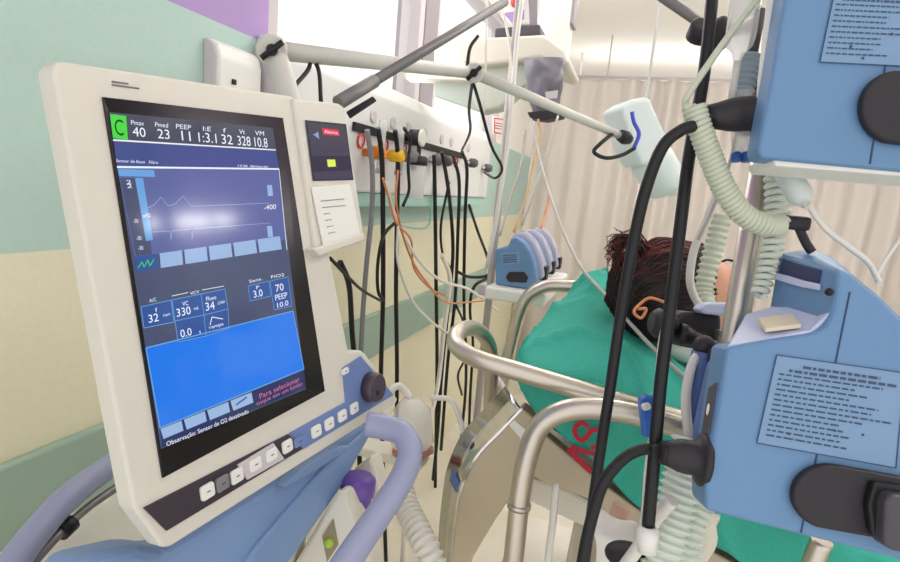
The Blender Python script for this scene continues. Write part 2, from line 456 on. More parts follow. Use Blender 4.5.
# black round regulator with flask
c = fx(420, 138, .07)
t = thing('vacuum_regulator', 'black and white round vacuum regulator above a clear flask', 'regulator', c - V((0, 0, .16)))
mb = MB().use(black_pl); mb.lathe(c - V((.07, 0, 0)), c + V((.005, 0, 0)), [(0, .014), (.4, .016), (.42, .031), (1, .031)]); mb.build('body', parent=t)
mb = MB().use(white); mb.lathe(c + V((.005, 0, 0)), c + V((.016, 0, 0)), [(0, .033), (.7, .033), (1, .027)]); mb.build('dial', parent=t)
mb = MB().use(black_pl); d = c - V((0, 0, .085)); mb.lathe(d + V((0, 0, -.018)), d + V((0, 0, .018)), [(0, .036), (.8, .036), (1, .026)]); mb.rod(d, c, .008); mb.build('lid', parent=t)
mb = MB().use(clear); mb.lathe(d + V((0, 0, -.15)), d + V((0, 0, -.018)), [(0, .026), (.05, .032), (.95, .034), (1, .034)]); mb.build('flask', parent=t)
for px, py, lab in ((436, 160, 'grey gas plug in the trunking right of the black regulator'), (446, 161, 'small dark gas plug in the middle of the trunking'), (472, 163, 'dark gas plug towards the far end of the trunking'), (487, 168, 'last dark gas plug by the square notice')):
    c = fx(px, py, .03)
    mb = MB().use(grey if px == 436 else grey_dark); mb.lathe(c - V((.04, 0, 0)), c + V((.03, 0, 0)), [(0, .013), (.35, .014), (.4, .024), (.8, .024), (1, .016)])
    mb.use(frame_m).rod(c + V((-.012, -.045, 0)), c + V((-.012, .045, 0)), .008)
    tag(mb.build('gas_plug'), lab, 'gas plug', 'gas plugs on the trunking')
# clear angular flask (left of the regulator)
# clear tray hook under strip
mb = MB().use(trunk_teal); q = [fx(x, y, .004) for x, y in ((392, 205), (398, 222), (410, 227), (428, 226), (432, 205), (434, 180))]; mb.tube(q, .006, seg=8)
mb.build('holder_hoop', parent=gp)

# ================================================================ CABLES
def cable(name, pts, r, m_, lab, cat='cable', group=None, seg=8, n=6):
    mb = MB().use(m_); mb.tube(pts, r, seg=seg, n=n); return tag(mb.build(name), lab, cat, group)
G = 'black cables hanging from the trunking'
def hang(pp, off, r, m_, lab, name='cable', group=G, cat='cable'):
    if isinstance(off, (int, float)): off = [off] * len(pp)
    return cable(name, [onX(x, y, TX + o) for (x, y), o in zip(pp, off)], r, m_, lab, cat, group)
hang([(340, 262), (349, 285), (352, 330), (356, 380), (360, 470), (366, 620), (372, 800)], .10, .009, black, 'thick black cable hanging just right of the ventilator screen')
hang([(330, 258), (348, 277), (362, 290), (381, 301)], [.13, .12, .1, .078], .005, black, 'thin black lead slanting right from under the paper card')
hang([(367, 130), (372, 165), (372, 210), (366, 270), (362, 330), (361, 380), (364, 450)], .06, .009, grey, 'grey cable hanging left of the orange flowmeter')
hang([(378, 128), (382, 160), (383, 220), (383, 300), (381, 380), (383, 470), (386, 562)], .075, .009, black, 'black cable hanging down directly under the orange flowmeter')
hang([(395, 130), (398, 160), (397, 220), (396, 290), (397, 370), (396, 460)], .06, .009, black, 'black cable hanging down directly under the yellow flowmeter')
hang([(404, 128), (410, 140), (408, 165), (409, 190), (403, 206)], .09, .006, black, 'short thin black lead curling beside the grey flowmeter')
hang([(398, 220), (384, 235), (378, 262), (378, 290), (383, 300)], .10, .006, black, 'thin black lead bowed left beside two long black cables')
hang([(434, 155), (435, 200), (436, 280), (437, 360), (436, 440), (434, 562)], .06, .009, black, 'long black cable hanging under the grey gas plug')
hang([(442, 152), (449, 195), (453, 250), (449, 300), (442, 370), (437, 440), (433, 480)], .075, .009, black, 'long black cable bowing right then swinging back left')
hang([(449, 182), (441, 225), (443, 255), (452, 270)], .06, .006, black, 'thin black lead bowed left in the middle of the cables')
hang([(452, 155), (459, 180), (458, 230), (455, 300), (448, 360), (441, 450)], .05, .009, black, 'black cable hanging right of the bowed one')
hang([(462, 152), (467, 170), (465, 220), (464, 300), (466, 380), (460, 450)], .06, .009, black, 'straight black cable hanging farthest right under the trunking')
hang([(469, 205), (478, 232), (489, 262), (488, 275), (470, 277), (458, 272)], [.06, .08, .2, .2, .12, .08], .008, black, 'black lead looping to the distant blue pumps')
hang([(488, 278), (474, 287), (470, 310), (473, 345), (470, 400), (468, 480), (466, 600)], [.2, .15, .12, .12, .12, .12, .12], .008, black, 'black lead dropping from the distant blue pumps')
hang([(456, 305), (464, 325), (466, 355), (458, 375), (462, 395)], .12, .006, black, 'thin black lead twisting below the trunking cables')
GO = 'orange patient wires'
hang([(383, 178), (388, 195), (396, 222), (411, 240), (414, 268), (430, 288), (446, 296)], .12, .004, orange_wire, 'orange wire falling from the orange flowmeter, upper of two', 'wire', GO, 'wire')
hang([(398, 170), (396, 200), (402, 232), (413, 262), (428, 284), (445, 302), (470, 302), (490, 300)], [.12]*5 + [.16, .22, .28], .004, orange_wire, 'orange wire falling from the yellow flowmeter, lower of two', 'wire', GO, 'wire')
hang([(386, 182), (395, 215), (415, 255), (440, 280), (470, 290), (500, 312)], [.1, .1, .14, .2, .25, .3], .006, tube_m, 'pale tube sweeping from the flowmeters towards the bed', 'tube', 'pale tubes among the cables', 'tube')
hang([(398, 226), (398, 262), (412, 300), (432, 322), (450, 335)], [.12, .12, .16, .22, .3], .005, tube_m, 'pale thin tube swinging low towards the chrome rail', 'tube', 'pale tubes among the cables', 'tube')
hang([(442, 255), (450, 280), (444, 330), (437, 390), (424, 440), (408, 500), (402, 562)], .16, .01, tube_m, 'pale tube running down left among the black cables', 'tube', 'pale tubes among the cables', 'tube')

# =============================================================== VENTILATOR
th = 1.0
def rodr(w):
    w = V(w); return Matrix.Rotation(w.length, 3, w.normalized())
RM = rodr((.083, -1.119, -.162))
mc = V((-.242, -.006, .627)); 
UX = c2w(RM @ V((1, 0, 0))); UY = c2w(RM @ V((0, 1, 0))); UN = c2w(RM @ V((0, 0, 1)))
SP = Plane(CAM + c2w(mc), UN)           # plane of the screen opening
n = SP.n
print('monitor', CAM + c2w(mc), 'normal', n, 'up', -UY)
base = CAM + c2w(mc) - n * .12; 
vt = thing('ventilator', 'lung ventilator with a large tilted ivory touch screen on a blue cart', 'ventilator', (base.x, base.y, 0))
def S(px, py, off=0.0): return SP.hit(px, py, off)
# housing: ring around the screen opening plus back shell
outer = [(50, 61), (58, 60), (297, 97), (303, 102), (349, 352), (361, 351), (365, 354), (398, 399), (397, 404), (170, 548), (162, 548), (134, 512), (45, 66)]
outer = [(56, 62), (64, 61), (292, 96), (300, 103), (349, 352), (361, 350), (366, 354), (398, 399), (396, 404), (171, 547), (163, 548), (134, 509), (53, 70)]
mb = MB().use(housing)
mb.prism([S(x, y, .004) for x, y in outer], n, .024, .005, 3)
ho = mb.build('screen_housing', parent=vt)
# cut-out look: recessed bezel sits as a black tray; use boolean-free approach: bezel frame raised rim
ctr = CAM + c2w(mc)
mb = MB().use(housing); mb.prism([ctr + UX * a * .125 + UY * b * .19 - n * .025 for a, b in ((-1, -1), (1, -1), (1, 1), (-1, 1))], n, .06, .02, 3); mb.build('back_shell', parent=vt)
B_out = [(103, 97), (283, 118), (325, 391), (163, 478)]
B_in = [(109, 112), (273, 128), (306, 389), (161, 449)]
mb = MB().use(bezel_m)
o4 = [S(x, y, .006) for x, y in B_out]; i4 = [S(x, y, .0047) for x, y in B_in]
bo = [mb.bm.verts.new(p) for p in o4]; bi = [mb.bm.verts.new(p) for p in i4]; ob = [mb.bm.verts.new(p - n * .004) for p in o4]
for k in range(4):
    j = (k + 1) % 4; mb.face((bo[k], bo[j], bi[j], bi[k])); mb.face((bo[k], ob[k], ob[j], bo[j]))
mb.build('bezel', parent=ho)
mb = MB().use(housing)
mb = MB().use(grey)
for yy, x1 in ((81.5, 128), (84.8, 139)): mb.rod(S(112, yy, .0046), S(x1, yy + (x1 - 112) * .13, .0046), .0008, seg=6)
mb.build('housing_print', parent=ho)
# ---- the screen, one mesh: colours and writing
Z0 = .0050
mb = MB()
def sq(pts, m_, off): mb.use(m_).quad([S(x, y, Z0 + off) for x, y in pts])
def wr(s, pts, m_, off=.0009): mb.use(m_).write(s, [S(x, y, Z0 + off) for x, y in pts])
def ln(a, b, w, m_, off=.0008):
    A, B = S(*a, Z0 + off), S(*b, Z0 + off); d = (B - A).normalized().cross(n) * w / 2
    mb.use(m_).quad([A - d, B - d, B + d, A + d])
sq([(109, 112), (273, 128), (306, 389), (161, 449)], s_bg, 0)
sq([(109, 112), (273, 128), (276, 150), (113, 140)], s_top, .0003)
sq([(113.5, 142), (276, 152), (279, 168), (117, 166)], s_bot, .0003)
sq([(117, 168), (278, 169), (286, 240), (135, 257)], s_wave, .0003)
sq([(110, 114), (126, 116), (128, 140), (113, 138)], s_green, .0005)
wr('C', [(114, 118.5), (123, 120), (124, 136), (115.5, 135)], s_dkg)
for s_, x0, x1, lab, l0, l1 in (('40', 132, 145, 'Pmax', 131, 144), ('23', 157, 169, 'Pmed', 155, 168), ('11', 181, 190, 'PEEP', 176, 191), ('1:3.1', 198, 216, 'I:E', 203, 211), ('32', 221, 232, 'f', 223, 226), ('328', 237, 250, 'Vt', 239, 245), ('10.8', 254, 267, 'VM', 255, 264)):
    yy = lambda x: 126.5 + (x - 130) * .085
    wr(s_, [(x0, yy(x0)), (x1, yy(x1)), (x1 + 1, yy(x1) + 9.5), (x0 + 1, yy(x0) + 9.5)], s_txt)
    wr(lab, [(l0, yy(l0) - 6.5), (l1, yy(l1) - 6.5), (l1, yy(l1) - 2), (l0, yy(l0) - 2)], s_txt)
ln((113, 140), (276, 150), .0014, s_txt); ln((117, 167), (279, 169), .0018, s_txt); ln((279, 169), (287, 250), .001, s_txt)
wr('Sensor de fluxo   Filtro', [(116, 159), (158, 161), (158, 164), (116, 162)], s_txt)
wr('12:38  08/Abr/09', [(238, 164.5), (268, 166), (268, 168), (238, 166.8)], s_txt)
sq([(118, 169), (154, 170), (155, 177), (119, 176)], s_lb, .0005)
sq([(120, 178), (142, 178), (152, 254), (136, 256)], s_bg, .0004)
sq([(135, 178), (143, 178), (153, 240), (146, 241)], s_lb, .0005)
for y in (180, 184, 219, 236, 246): wr('-30' if y > 200 else '2', [(126 + (y-180)*.18, y), (131 + (y-180)*.18, y), (131.5 + (y-180)*.18, y + 4), (126.5 + (y-180)*.18, y + 4)], s_txt)
wr('cmH2O', [(139 + 3, 214), (150, 213), (151, 217), (143, 218)], s_txt)
for y in (185, 226): sq([(267, y), (272, y), (273, y + 11), (268, y + 11)], s_btn, .0006)
wr('-400', [(264, 205), (276, 204), (276, 209), (264, 210)], s_txt)
tri = [(148, 208), (154, 205), (161, 197), (168, 206), (175, 204), (183, 196), (191, 206), (200, 206), (270, 203)]
for a, b in zip(tri, tri[1:]): ln(a, b, .0007, s_line)
tr2 = [(152, 232), (170, 231), (171, 240), (172, 231), (191, 229), (192, 240), (193, 229), (270, 223)]
for a, b in zip(tr2, tr2[1:]): ln(a, b, .0006, s_line)
# key row
def kx(t, top): # along the row
    A = (134, 257) if top else (135, 272); B = (281, 236) if top else (283, 249)
    return (A[0] + (B[0] - A[0]) * t, A[1] + (B[1] - A[1]) * t)
for k in range(6):
    t0 = k / 6 + .008; t1 = (k + 1) / 6 - .008
    sq([kx(t0, 1), kx(t1, 1), kx(t1, 0), kx(t0, 0)], s_box if k == 0 else s_btn, .0006)
q = [(138, 268), (142, 262), (144, 267), (148, 260), (150, 266), (154, 259)]
for a, b in zip(q, q[1:]): ln(a, b, .0009, s_green, .001)
# number boxes
def nbox(p, txt, tq, small=None, sq_=None):
    sq(p, s_box, .0005)
    for k in range(4): ln(p[k], p[(k+1) % 4], .0007, s_lb, .0007)
    if txt: wr(txt, tq, s_txt)
    if small: wr(small, sq_, s_txt)
nbox([(141, 307), (171, 300), (174, 322), (144, 328)], '32', [(148, 315), (158, 313), (159, 321), (149, 323)], 'irpm', [(163, 314), (170, 312.5), (170.5, 316), (163.5, 317.5)])
nbox([(172, 300), (201, 294), (204, 315), (175, 321)], '330', [(176, 309), (190, 306), (191, 314), (177, 317)], 'mL', [(194, 307), (199, 306), (199, 309), (194, 310)])
nbox([(201, 294), (225, 289), (228, 309), (204, 315)], '34', [(205, 303), (214, 301), (215, 309), (206, 311)], 'L/min', [(218, 301), (225, 299.5), (225, 303), (218, 304.5)])
nbox([(175, 321), (204, 315), (206, 336), (178, 342)], '0.0', [(180, 330), (191, 327.5), (192, 335), (181, 338)], 's', [(199, 331), (200.5, 330.6), (201, 333), (199.5, 333.4)])
nbox([(204, 315), (228, 309), (229, 328), (206, 336)], None, None, 'rampa', [(209, 327), (223, 323), (224, 326), (210, 330)])
ln((210, 325), (212, 317), .0009, s_txt); ln((212, 317), (223, 319), .0009, s_txt)
wr('f', [(155, 308), (157, 307.6), (157.5, 312), (155.5, 312.4)], s_txt); wr('VC', [(182, 302), (188, 300.7), (188.5, 305), (182.5, 306.3)], s_txt); wr('Fluxo', [(206, 297), (216, 295), (216.5, 299), (206.5, 301)], s_txt)
wr('A/C', [(149, 299), (156, 297.5), (156.5, 301), (149.5, 302.5)], s_txt); wr('VCV', [(190, 292), (199, 290), (199.5, 293), (190.5, 295)], s_txt)
ln((172, 296), (188, 292.5), .0006, s_txt); ln((202, 290), (224, 286), .0006, s_txt)
nbox([(248, 286), (269, 281), (271, 296), (250, 301)], '3.0', [(253, 291), (262, 289), (263, 296), (254, 298)], 'P', [(256, 286), (259, 285.3), (259.4, 288.5), (256.4, 289.2)])
nbox([(270, 281), (288, 277), (292, 306), (274, 310)], '70', [(275, 285), (283, 283), (284, 290), (276, 292)], '10.0', [(277, 303), (288, 300), (288.6, 305), (277.6, 308)])
wr('PEEP', [(275, 295), (287, 292), (287.5, 297.5), (275.5, 300.5)], s_txt)
wr('Sens.', [(249, 280), (262, 277), (262.4, 280), (249.4, 283)], s_txt); wr('FiO2', [(271, 275.5), (284, 273), (284.4, 276), (271.4, 278.5)], s_txt)
# blue field and bottom
P4 = [(146, 348), (293, 311), (304, 369), (160, 428)]
sq(P4, s_blue, .0005)
for k in range(4): ln(P4[k], P4[(k+1) % 4], .0012, s_lb, .0007)
sq([(160, 429), (304, 370), (306, 388), (162, 448)], s_foot, .0004)
for k in range(4):
    a = 160.5 + k * 23.3; y = 429 - k * 9.4
    sq([(a, y), (a + 21, y - 8.4), (a + 23, y + 1.6), (a + 3, y + 10)], s_btn, .0006)
ln((236, 405), (247, 397), .002, s_box, .0008)
wr('Para selecionar', [(259, 394), (299, 376.5), (300, 381), (260, 399)], s_red); wr('toque em um botão', [(256, 402), (302, 381.5), (303, 386), (257, 407)], s_red)
wr('Observação: Sensor de O2 desativado', [(166, 442), (248, 409), (249, 414), (167, 447.5)], s_txt)
mb.build('screen', parent=ho, recalc=False)
# ---- key strip
mb = MB().use(strip_m); mb.prism([S(x, y, .006) for x, y in ((144, 508), (289, 434), (303, 449), (167, 531))], n, .003, .0006); ks = mb.build('key_strip', parent=vt, label='charcoal key strip')
mb = MB().use(blue_strip); mb.prism([S(x, y, .006) for x, y in ((290, 433), (346, 402), (343, 368), (361, 356), (394, 395), (304, 449))], n, .003, .0006); kb = mb.build('key_strip', parent=vt, label='pale blue key strip around the round knob')
def key(px, py, w, h, m_, par, nm='key'):
    c = S(px, py, .006); ex = (S(px + 10, py - 6.0, .006) - c); ex.normalize(); ey = ex.cross(n).normalized()
    mb = MB().use(m_)
    pp = [c + ex * a * w + ey * b * h for a, b in ((-1, -.75), (-.8, -1), (.8, -1), (1, -.75), (1, .75), (.8, 1), (-.8, 1), (-1, .75))]
    mb.prism([p + n * .004 for p in pp], n, .004, .0012)
    mb.use(ink)
    mb.rod(c + n * .0042 - ex * w * .25, c + n * .0042 + ex * w * .25, .0006, seg=6)
    mb.build(nm, parent=par)
for px, py, m_ in ((206, 491, white), (221, 483, grey), (235.5, 475.5, white), (286, 446, white)): key(px, py, .0084, .0078, m_, ks)
mb = MB().use(frame_m); mb.prism([S(x, y, .008) for x, y in ((238, 465), (274, 443), (285, 459), (248, 480))], n, .003, .001); mb.build('key_plate', parent=ks)
key(254, 464, .0086, .0072, white, ks); key(270, 454.5, .0086, .0072, white, ks)
key(298, 441, .010, .0062, blue_strip, kb)
for px, py in ((315, 431), (328, 423.6), (341, 415.6), (353, 408)): key(px, py, .0092, .0078, white, kb)
key(344, 371, .007, .004, white, kb)
kc = S(369, 387, .006)
mb = MB().use(mat('knob plum', (78, 66, 76), 0.4)); mb.lathe(kc, kc + n * .018, [(0, .0225), (.75, .0225), (.95, .021), (1, .019)], 32)
mb.use(black).lathe(kc + n * .0172 - UX * .005 + UY * .006, kc + n * .0185 - UX * .005 + UY * .006, [(0, .005), (1, .004)], 14)
mb.build('knob', parent=kb)
# ---- alarm column to the right
mb = MB().use(housing); mb.prism([S(x, y, .010) for x, y in ((294, 98), (339, 103), (345, 107), (365, 238), (361, 243), (320, 255), (316, 250))], n, .03, .004, 3); ac = mb.build('alarm_panel', parent=vt)
mb = MB(); mb.use(s_panel); A = lambda x, y, o=.0112: S(x, y, o)
mb.quad([A(305, 120), (A(346, 124)), A(353.5, 180), A(313, 181)])
mb.use(s_panel2); mb.quad([A(307, 122, .0116), A(344.5, 126, .0116), A(350, 156, .0116), A(311.5, 156, .0116)]); mb.quad([A(313, 172, .0116), A(351, 170, .0116), A(352.5, 178.5, .0116), A(314, 179.5, .0116)])
mb.use(s_alarm); mb.quad([A(322, 128, .012), A(338.5, 130, .012), A(339.8, 136, .012), A(323.3, 134.5, .012)])
mb.use(s_txt).write('Alarme', [A(324, 129.8, .0124), A(337, 131.3, .0124), A(338, 134.3, .0124), A(325, 133, .0124)])
mb.use(s_yel); mb.quad([A(327, 159.5, .012), A(335, 159.5, .012), A(336, 166.5, .012), A(328, 167, .012)])
mb.use(s_line); mb.quad([A(312.5, 134, .012), A(315, 134, .012), A(318, 131.5, .012), A(319.3, 139, .012)])
mb.build('alarm_display', parent=ac, recalc=False)
mb = MB().use(white); mb.prism([A(x, y, .0135) for x, y in ((312, 187), (350, 184), (361, 236), (324, 246))], n, .0025, .0006)
mb.use(s_line)
for k in range(6):
    a = A(321 + k * 1.5, 201 + k * 6.5, .0142); b = A((344 if k < 2 else 327) + k * 1.6, (199 if k < 2 else 200.5) + k * 6.3, .0142); mb.use(grey).rod(a, b, .0005, seg=5)
mb.build('instruction_card', parent=ac)
mb = MB().use(housing); mb.prism([A(x, y, .020) for x, y in ((314, 249), (364, 233), (366, 240), (320, 256))], n, .018, .002); mb.build('card_ledge', parent=ac)
# ---- blue cart body
mb = MB().use(vent_blue)
body_px = [(40, 620), (78, 560), (140, 545), (168, 549), (368, 422), (373, 432), (341, 489), (302, 545), (262, 610), (215, 690), (60, 700)]
mb.prism([S(x, y, -.035) for x, y in body_px], n, .05, .012, 3); bd = mb.build('cart_body', parent=vt)
# raised rib across the blue body
mb = MB().use(vent_blue); mb.prism([S(x, y, -.028) for x, y in ((371, 428), (372, 434), (341, 489), (285, 570), (225, 660), (190, 640), (262, 541), (330, 462))], n, .02, .006, 3); mb.build('body_rib', parent=bd)
mb = MB().use(vent_blue); c = S(318, 462, -.03); mb.prism([S(x, y, -.018) for x, y in ((285, 488), (300, 470), (338, 447), (352, 446), (330, 463), (298, 482))], n, .02, .004); mb.build('neck_joint', parent=bd)
# base to the floor
bc = ORG[vt] + V((0, 0, 0))
mb = MB().use(bed_white); mb.box((bc.x - .15, bc.y - .18, .14), (bc.x + .13, bc.y + .16, 1.12), .02); mb.build('pedestal', parent=vt)
mb = MB().use(grey); mb.box((bc.x - .25, bc.y - .28, .1), (bc.x + .25, bc.y + .28, .15), .02); bs = mb.build('wheel_base', parent=vt)
for a in (-1, 1):
    for b in (-1, 1):
        c = bc + V((a * .2, b * .22, .05)); mb = MB().use(black); mb.lathe(c - V((.015, 0, 0)), c + V((.015, 0, 0)), [(0, .044), (.1, .05), (.9, .05), (1, .044)]); mb.rod(c, c + V((0, 0, .06)), .01); mb.build('caster', parent=vt)
# handles
mb = MB().use(lavender); mb.tube([at(150, 440, .82), at(125, 456, .78), at(100, 473, .73), at(76, 491, .68), at(53, 513, .64), at(18, 556, .58), at(-8, 600, .54)], .0155, seg=16); mb.build('push_handle', parent=vt)
mb = MB().use(grey_metal); mb.tube([at(125, 482, .76), at(104, 496, .72), at(86, 509, .69), at(66, 527, .65), at(36, 559, .60), at(12, 592, .57)], .0055, seg=10); mb.use(black); mb.rod(at(72, 522, .658), at(60, 533, .642), .0105, seg=12); mb.build('accessory_rail', parent=vt)
mb = MB().use(lavender); mb.tube([at(366, 424, .80), at(384, 427, .80), at(403, 434, .79), at(410, 452, .775), at(402, 478, .755), at(380, 513, .72), at(348, 560, .67), at(310, 620, .62)], .0175, seg=16); mb.build('push_handle', parent=vt)
# module box, purple cap, yellow gauge on right flank
mp = Plane(at(345, 520, .80), c2w((-.2, -.1, -1)))
mb = MB().use(bed_white); mb.prism([mp.hit(x, y) for x, y in ((338, 490), (346, 492), (356, 528), (366, 590), (262, 650), (285, 578))], mp.n, .09, .006); mo = mb.build('side_module', parent=vt)
mb = MB().use(mat('module recess', (150, 138, 108), 0.5)); mb.prism([mp.hit(x, y, .002) for x, y in ((322, 536), (333, 519), (338, 545), (327, 562))], mp.n, .003); mb.use(gbox).ball(mp.hit(329, 543, .002), .007); mb.build('gauge_window', parent=mo)
mb = MB().use(purple_pl); a, b = at(354, 520, .86), at(359, 474, .86); mb.lathe(a, b, [(0, .018), (.1, .023), (.5, .023), (.55, .027), (.9, .027), (1, .02)], 12); mb.build('filter_cap', parent=mo)
mb = MB().use(bed_white); mp2 = Plane(at(368, 470, .9), c2w((-.2, -.1, -1))); mb.prism([mp2.hit(x, y) for x, y in ((352, 470), (371, 455), (381, 492), (378, 540), (355, 520))], mp2.n, .05, .006); mb.build('side_cover', parent=vt)

# ---- circuit support arm (ivory)
P0, P1, P2 = at(272, 50, .86), at(474, 73, 1.22), at(621, 136, 1.42)
sa = thing('support_arm', 'long ivory jointed arm above the screen holding hoses out towards the curtain', 'support arm', at(284, 92, .8))
mb = MB().use(arm_white); mb.tube([P0, at(280, 66, .85), at(287, 90, .84), at(291, 108, .83)], .0165, seg=14); mb.build('post', parent=sa)
def joint(c, ax, r, w, par):
    mb = MB().use(arm_white); mb.lathe(c - ax * w, c + ax * w, [(0, r * .85), (.12, r), (.88, r), (1, r * .85)], 24); j = mb.build('joint', parent=par)
    mb = MB().use(black); k = c + ax * w; u = ax.orthogonal().normalized(); mb.lathe(k, k + ax * .012, [(0, .009), (1, .008)], 14); mb.rod(k + ax * .01 - u * .02, k + ax * .01 + u * .02, .0045, seg=8); mb.build('locking_knob', parent=j)
view = lambda p: (CAM - p).normalized()
joint(P0, view(P0), .0235, .022, sa)
mb = MB().use(arm_white); mb.rod(P0, P1, .0145, .0125); mb.build('arm_tube', parent=sa)
joint(P1, view(P1), .021, .019, sa)
mb = MB().use(arm_white); mb.rod(P1, P2, .0125, .010); mb.build('arm_tube', parent=sa)
mb = MB().use(black_pl); mb.lathe(P2 - V((0, .01, 0)), P2 + (P2 - P1).normalized() * .03, [(0, .015), (.5, .018), (1, .012)], 14); mb.build('end_clip', parent=sa)
cable('cable', [at(283, 65, .84), at(292, 80, .84), at(297, 97, .84)], .0035, black, 'short black wire dropping from the ivory arm, left of three', group='black wires under the ivory arm')
cable('cable', [at(311, 58, .92), at(308, 70, .90), at(295, 86, .86), at(292, 97, .84)], .0035, black, 'black wire curving down left from the ivory arm', group='black wires under the ivory arm')
cable('cable', [at(313, 58, .93), at(319, 72, .91), at(321, 102, .88)], .0035, black, 'black wire dropping straight from the ivory arm to the screen', group='black wires under the ivory arm')
cable('cable', [P1 + V((0, 0, -.02)), at(480, 105, 1.22), at(491, 145, 1.3), at(502, 168, 1.4), at(495, 178, 1.5), at(484, 172, 1.6)], .0036, black, 'black cable looping from the middle joint of the ivory arm', group='black wires under the ivory arm')
cable('cable', [at(478, 36, 1.24), at(470, 48, 1.23), at(467, 68, 1.22)], .004, black, 'short dark wire above the middle joint of the ivory arm', group='black wires under the ivory arm')
cable('cable', [at(472, 85, 1.22), at(469, 110, 1.3), at(470, 132, 1.5), at(462, 150, 1.8)], .0036, grey_dark, 'thin dark cable falling from the middle joint to the trunking', group='black wires under the ivory arm')
cable('cable', [at(612, 134, 1.40), at(600, 144, 1.38), at(594, 152, 1.38), at(606, 158, 1.39), at(622, 155, 1.4), at(635, 148, 1.4)], .005, black, 'black cable looped at the far tip of the ivory arm', group='black wires under the ivory arm')
cable('cable', [at(632, 112, 1.4), at(634, 122, 1.4), at(639, 134, 1.4), at(634, 148, 1.4)], .005, blue_wire, 'blue wire beside the pale hood at the arm tip')

# ---- grey bar
q = at(338, 103, .84); q2 = at(505, 2, 1.15)
gb = thing('grey_pole', 'dark grey metal pole slanting up across the windows', 'pole', q)
mb = MB().use(grey_metal); mb.rod(q.lerp(q2, .15), q2, .0085, seg=12); mb.build('tube', parent=gb)
mb = MB().use(grey_metal); mb.rod(q, q.lerp(q2, .17), .0108, seg=14); mb.build('sleeve', parent=gb)
mb = MB().use(black_pl); mb.prism([at(x, y, .88) for x, y in ((346, 112), (373, 96), (377, 101), (350, 119))], view(q), .015, .002); mb.build('lever', parent=gb)
# long extension up right, off frame
# ---- pale hood hanging before curtain
hp = Plane(at(650, 145, 1.55), c2w((.35, .1, -1)))
hd = thing('plastic_hood', 'pale frosted plastic hood hanging in front of the curtain', 'hood', hp.hit(655, 190))
mb = MB().use(frost); mb.prism([hp.hit(x, y) for x, y in ((620, 107), (632, 99), (650, 96), (672, 146), (668, 158), (642, 166), (634, 150))], hp.n, .09, .012, 3); mb.build('upper_shell', parent=hd)
mb = MB().use(frost); a, b = hp.hit(645, 150, -.045), hp.hit(668, 188, -.045); mb.lathe(a, b, [(0, .05), (.3, .062), (.9, .06), (1, .052)], 24); mb.build('lower_cup', parent=hd)
mb = MB().use(frost); mb.ball(b, .048, (1, 1, .5)); mb.build('cup_bottom', parent=hd)
mb = MB().use(white_paint); tp = hp.hit(646, 100, -.05); mb.rod(tp, V((tp.x, tp.y, ceil_z)), .004, seg=8); mb.build('hanger', parent=hd)

# ================================================= SHELF WITH PATIENT MONITOR
d0 = 2.0
sh = thing('monitor_shelf', 'cream bracket shelf high on the wall carrying a patient monitor', 'shelf', at(520, 95, d0))
shp = Plane(at(515, 50, d0), (0, -1, 0))
mb = MB().use(bed_white); mb.prism([shp.hit(x, y) for x, y in ((455, 44), (470, 38), (545, 34), (565, 50), (570, 62), (562, 66), (540, 58), (480, 66), (462, 62))], shp.n, .35, .012, 3); mb.build('tray', parent=sh)
mb = MB().use(mat('pale bracket', (206, 212, 198), .5)); mb.prism([shp.hit(x, y, -.05) for x, y in ((482, 64), (534, 58), (532, 80), (500, 108), (478, 112), (470, 92))], shp.n, .1, .01); mb.build('bracket', parent=sh)
mb = MB().use(mat('pale panel', (200, 210, 200), .5)); mb.prism([shp.hit(x, y, -.22) for x, y in ((434, 38), (470, 46), (505, 52), (503, 92), (486, 114), (434, 96))], shp.n, .03, .004); mb.build('back_plate', parent=sh)
lo = shp.hit(472, 75, -.2); mb = MB().use(bed_white); mb.box((D + .0, lo.y - .04, lo.z - .03), (lo.x + .1, lo.y + .04, lo.z + .03), .006); mb.build('wall_bracket', parent=sh)
pm = thing('patient_monitor', 'small white monitor with red marks on the cream shelf', 'monitor', shp.hit(518, 34, -.1))
mb = MB().use(white); mb.prism([shp.hit(x, y, -.05) for x, y in ((500, 10), (503, -6), (535, -10), (541, 0), (538, 26), (510, 24))], shp.n, .16, .01, 3); mb.build('casing', parent=pm)
mb = MB().use(grey_dark); mb.prism([shp.hit(x, y, -.03) for x, y in ((495, 28), (540, 24), (541, 35), (494, 37))], shp.n, .15, .006); mb.build('foot', parent=pm)
mb = MB().use(red); mb.ball(shp.hit(516, 2, -.045), .02); mb.build('alarm_light', parent=pm)
mb = MB().use(column_m); mb.prism([shp.hit(x, y, -.045) for x, y in ((528, -10), (537, -10), (537, 30), (530, 30))], shp.n, .01); mb.build('side_grille', parent=pm)
mb = MB().use(purple_w); mb.prism([shp.hit(x, y, -.047) for x, y in ((503, 13), (524, 10), (524, 19), (511, 22))], shp.n, .01); mb.build('front_strip', parent=pm)
bg = thing('grey_bag', 'crumpled grey bag hanging under the cream shelf', 'bag', shp.hit(545, 112, .05))
rows = []
for z, (xl, xr), dd in ((58, (526, 563), .5), (66, (524, 566), .8), (75, (525, 565), 1), (86, (528, 562), 1), (100, (530, 560), .9), (113, (530, 558), .6)):
    r = []
    c = shp.hit((xl + xr) / 2, z, .05); hw = (shp.hit(xr, z, .05) - shp.hit(xl, z, .05)).length / 2
    for k in range(13):
        a = 2 * math.pi * k / 12; wob = 1 + .1 * math.sin(3 * a + z * .2)
        r.append(c + V((math.cos(a) * hw, math.sin(a) * .05 * dd * wob, 0)))
    rows.append(r)
mb = MB().use(grey_bag); mb.grid(rows, 3, .012, 22); mb.build('pouch', parent=bg)
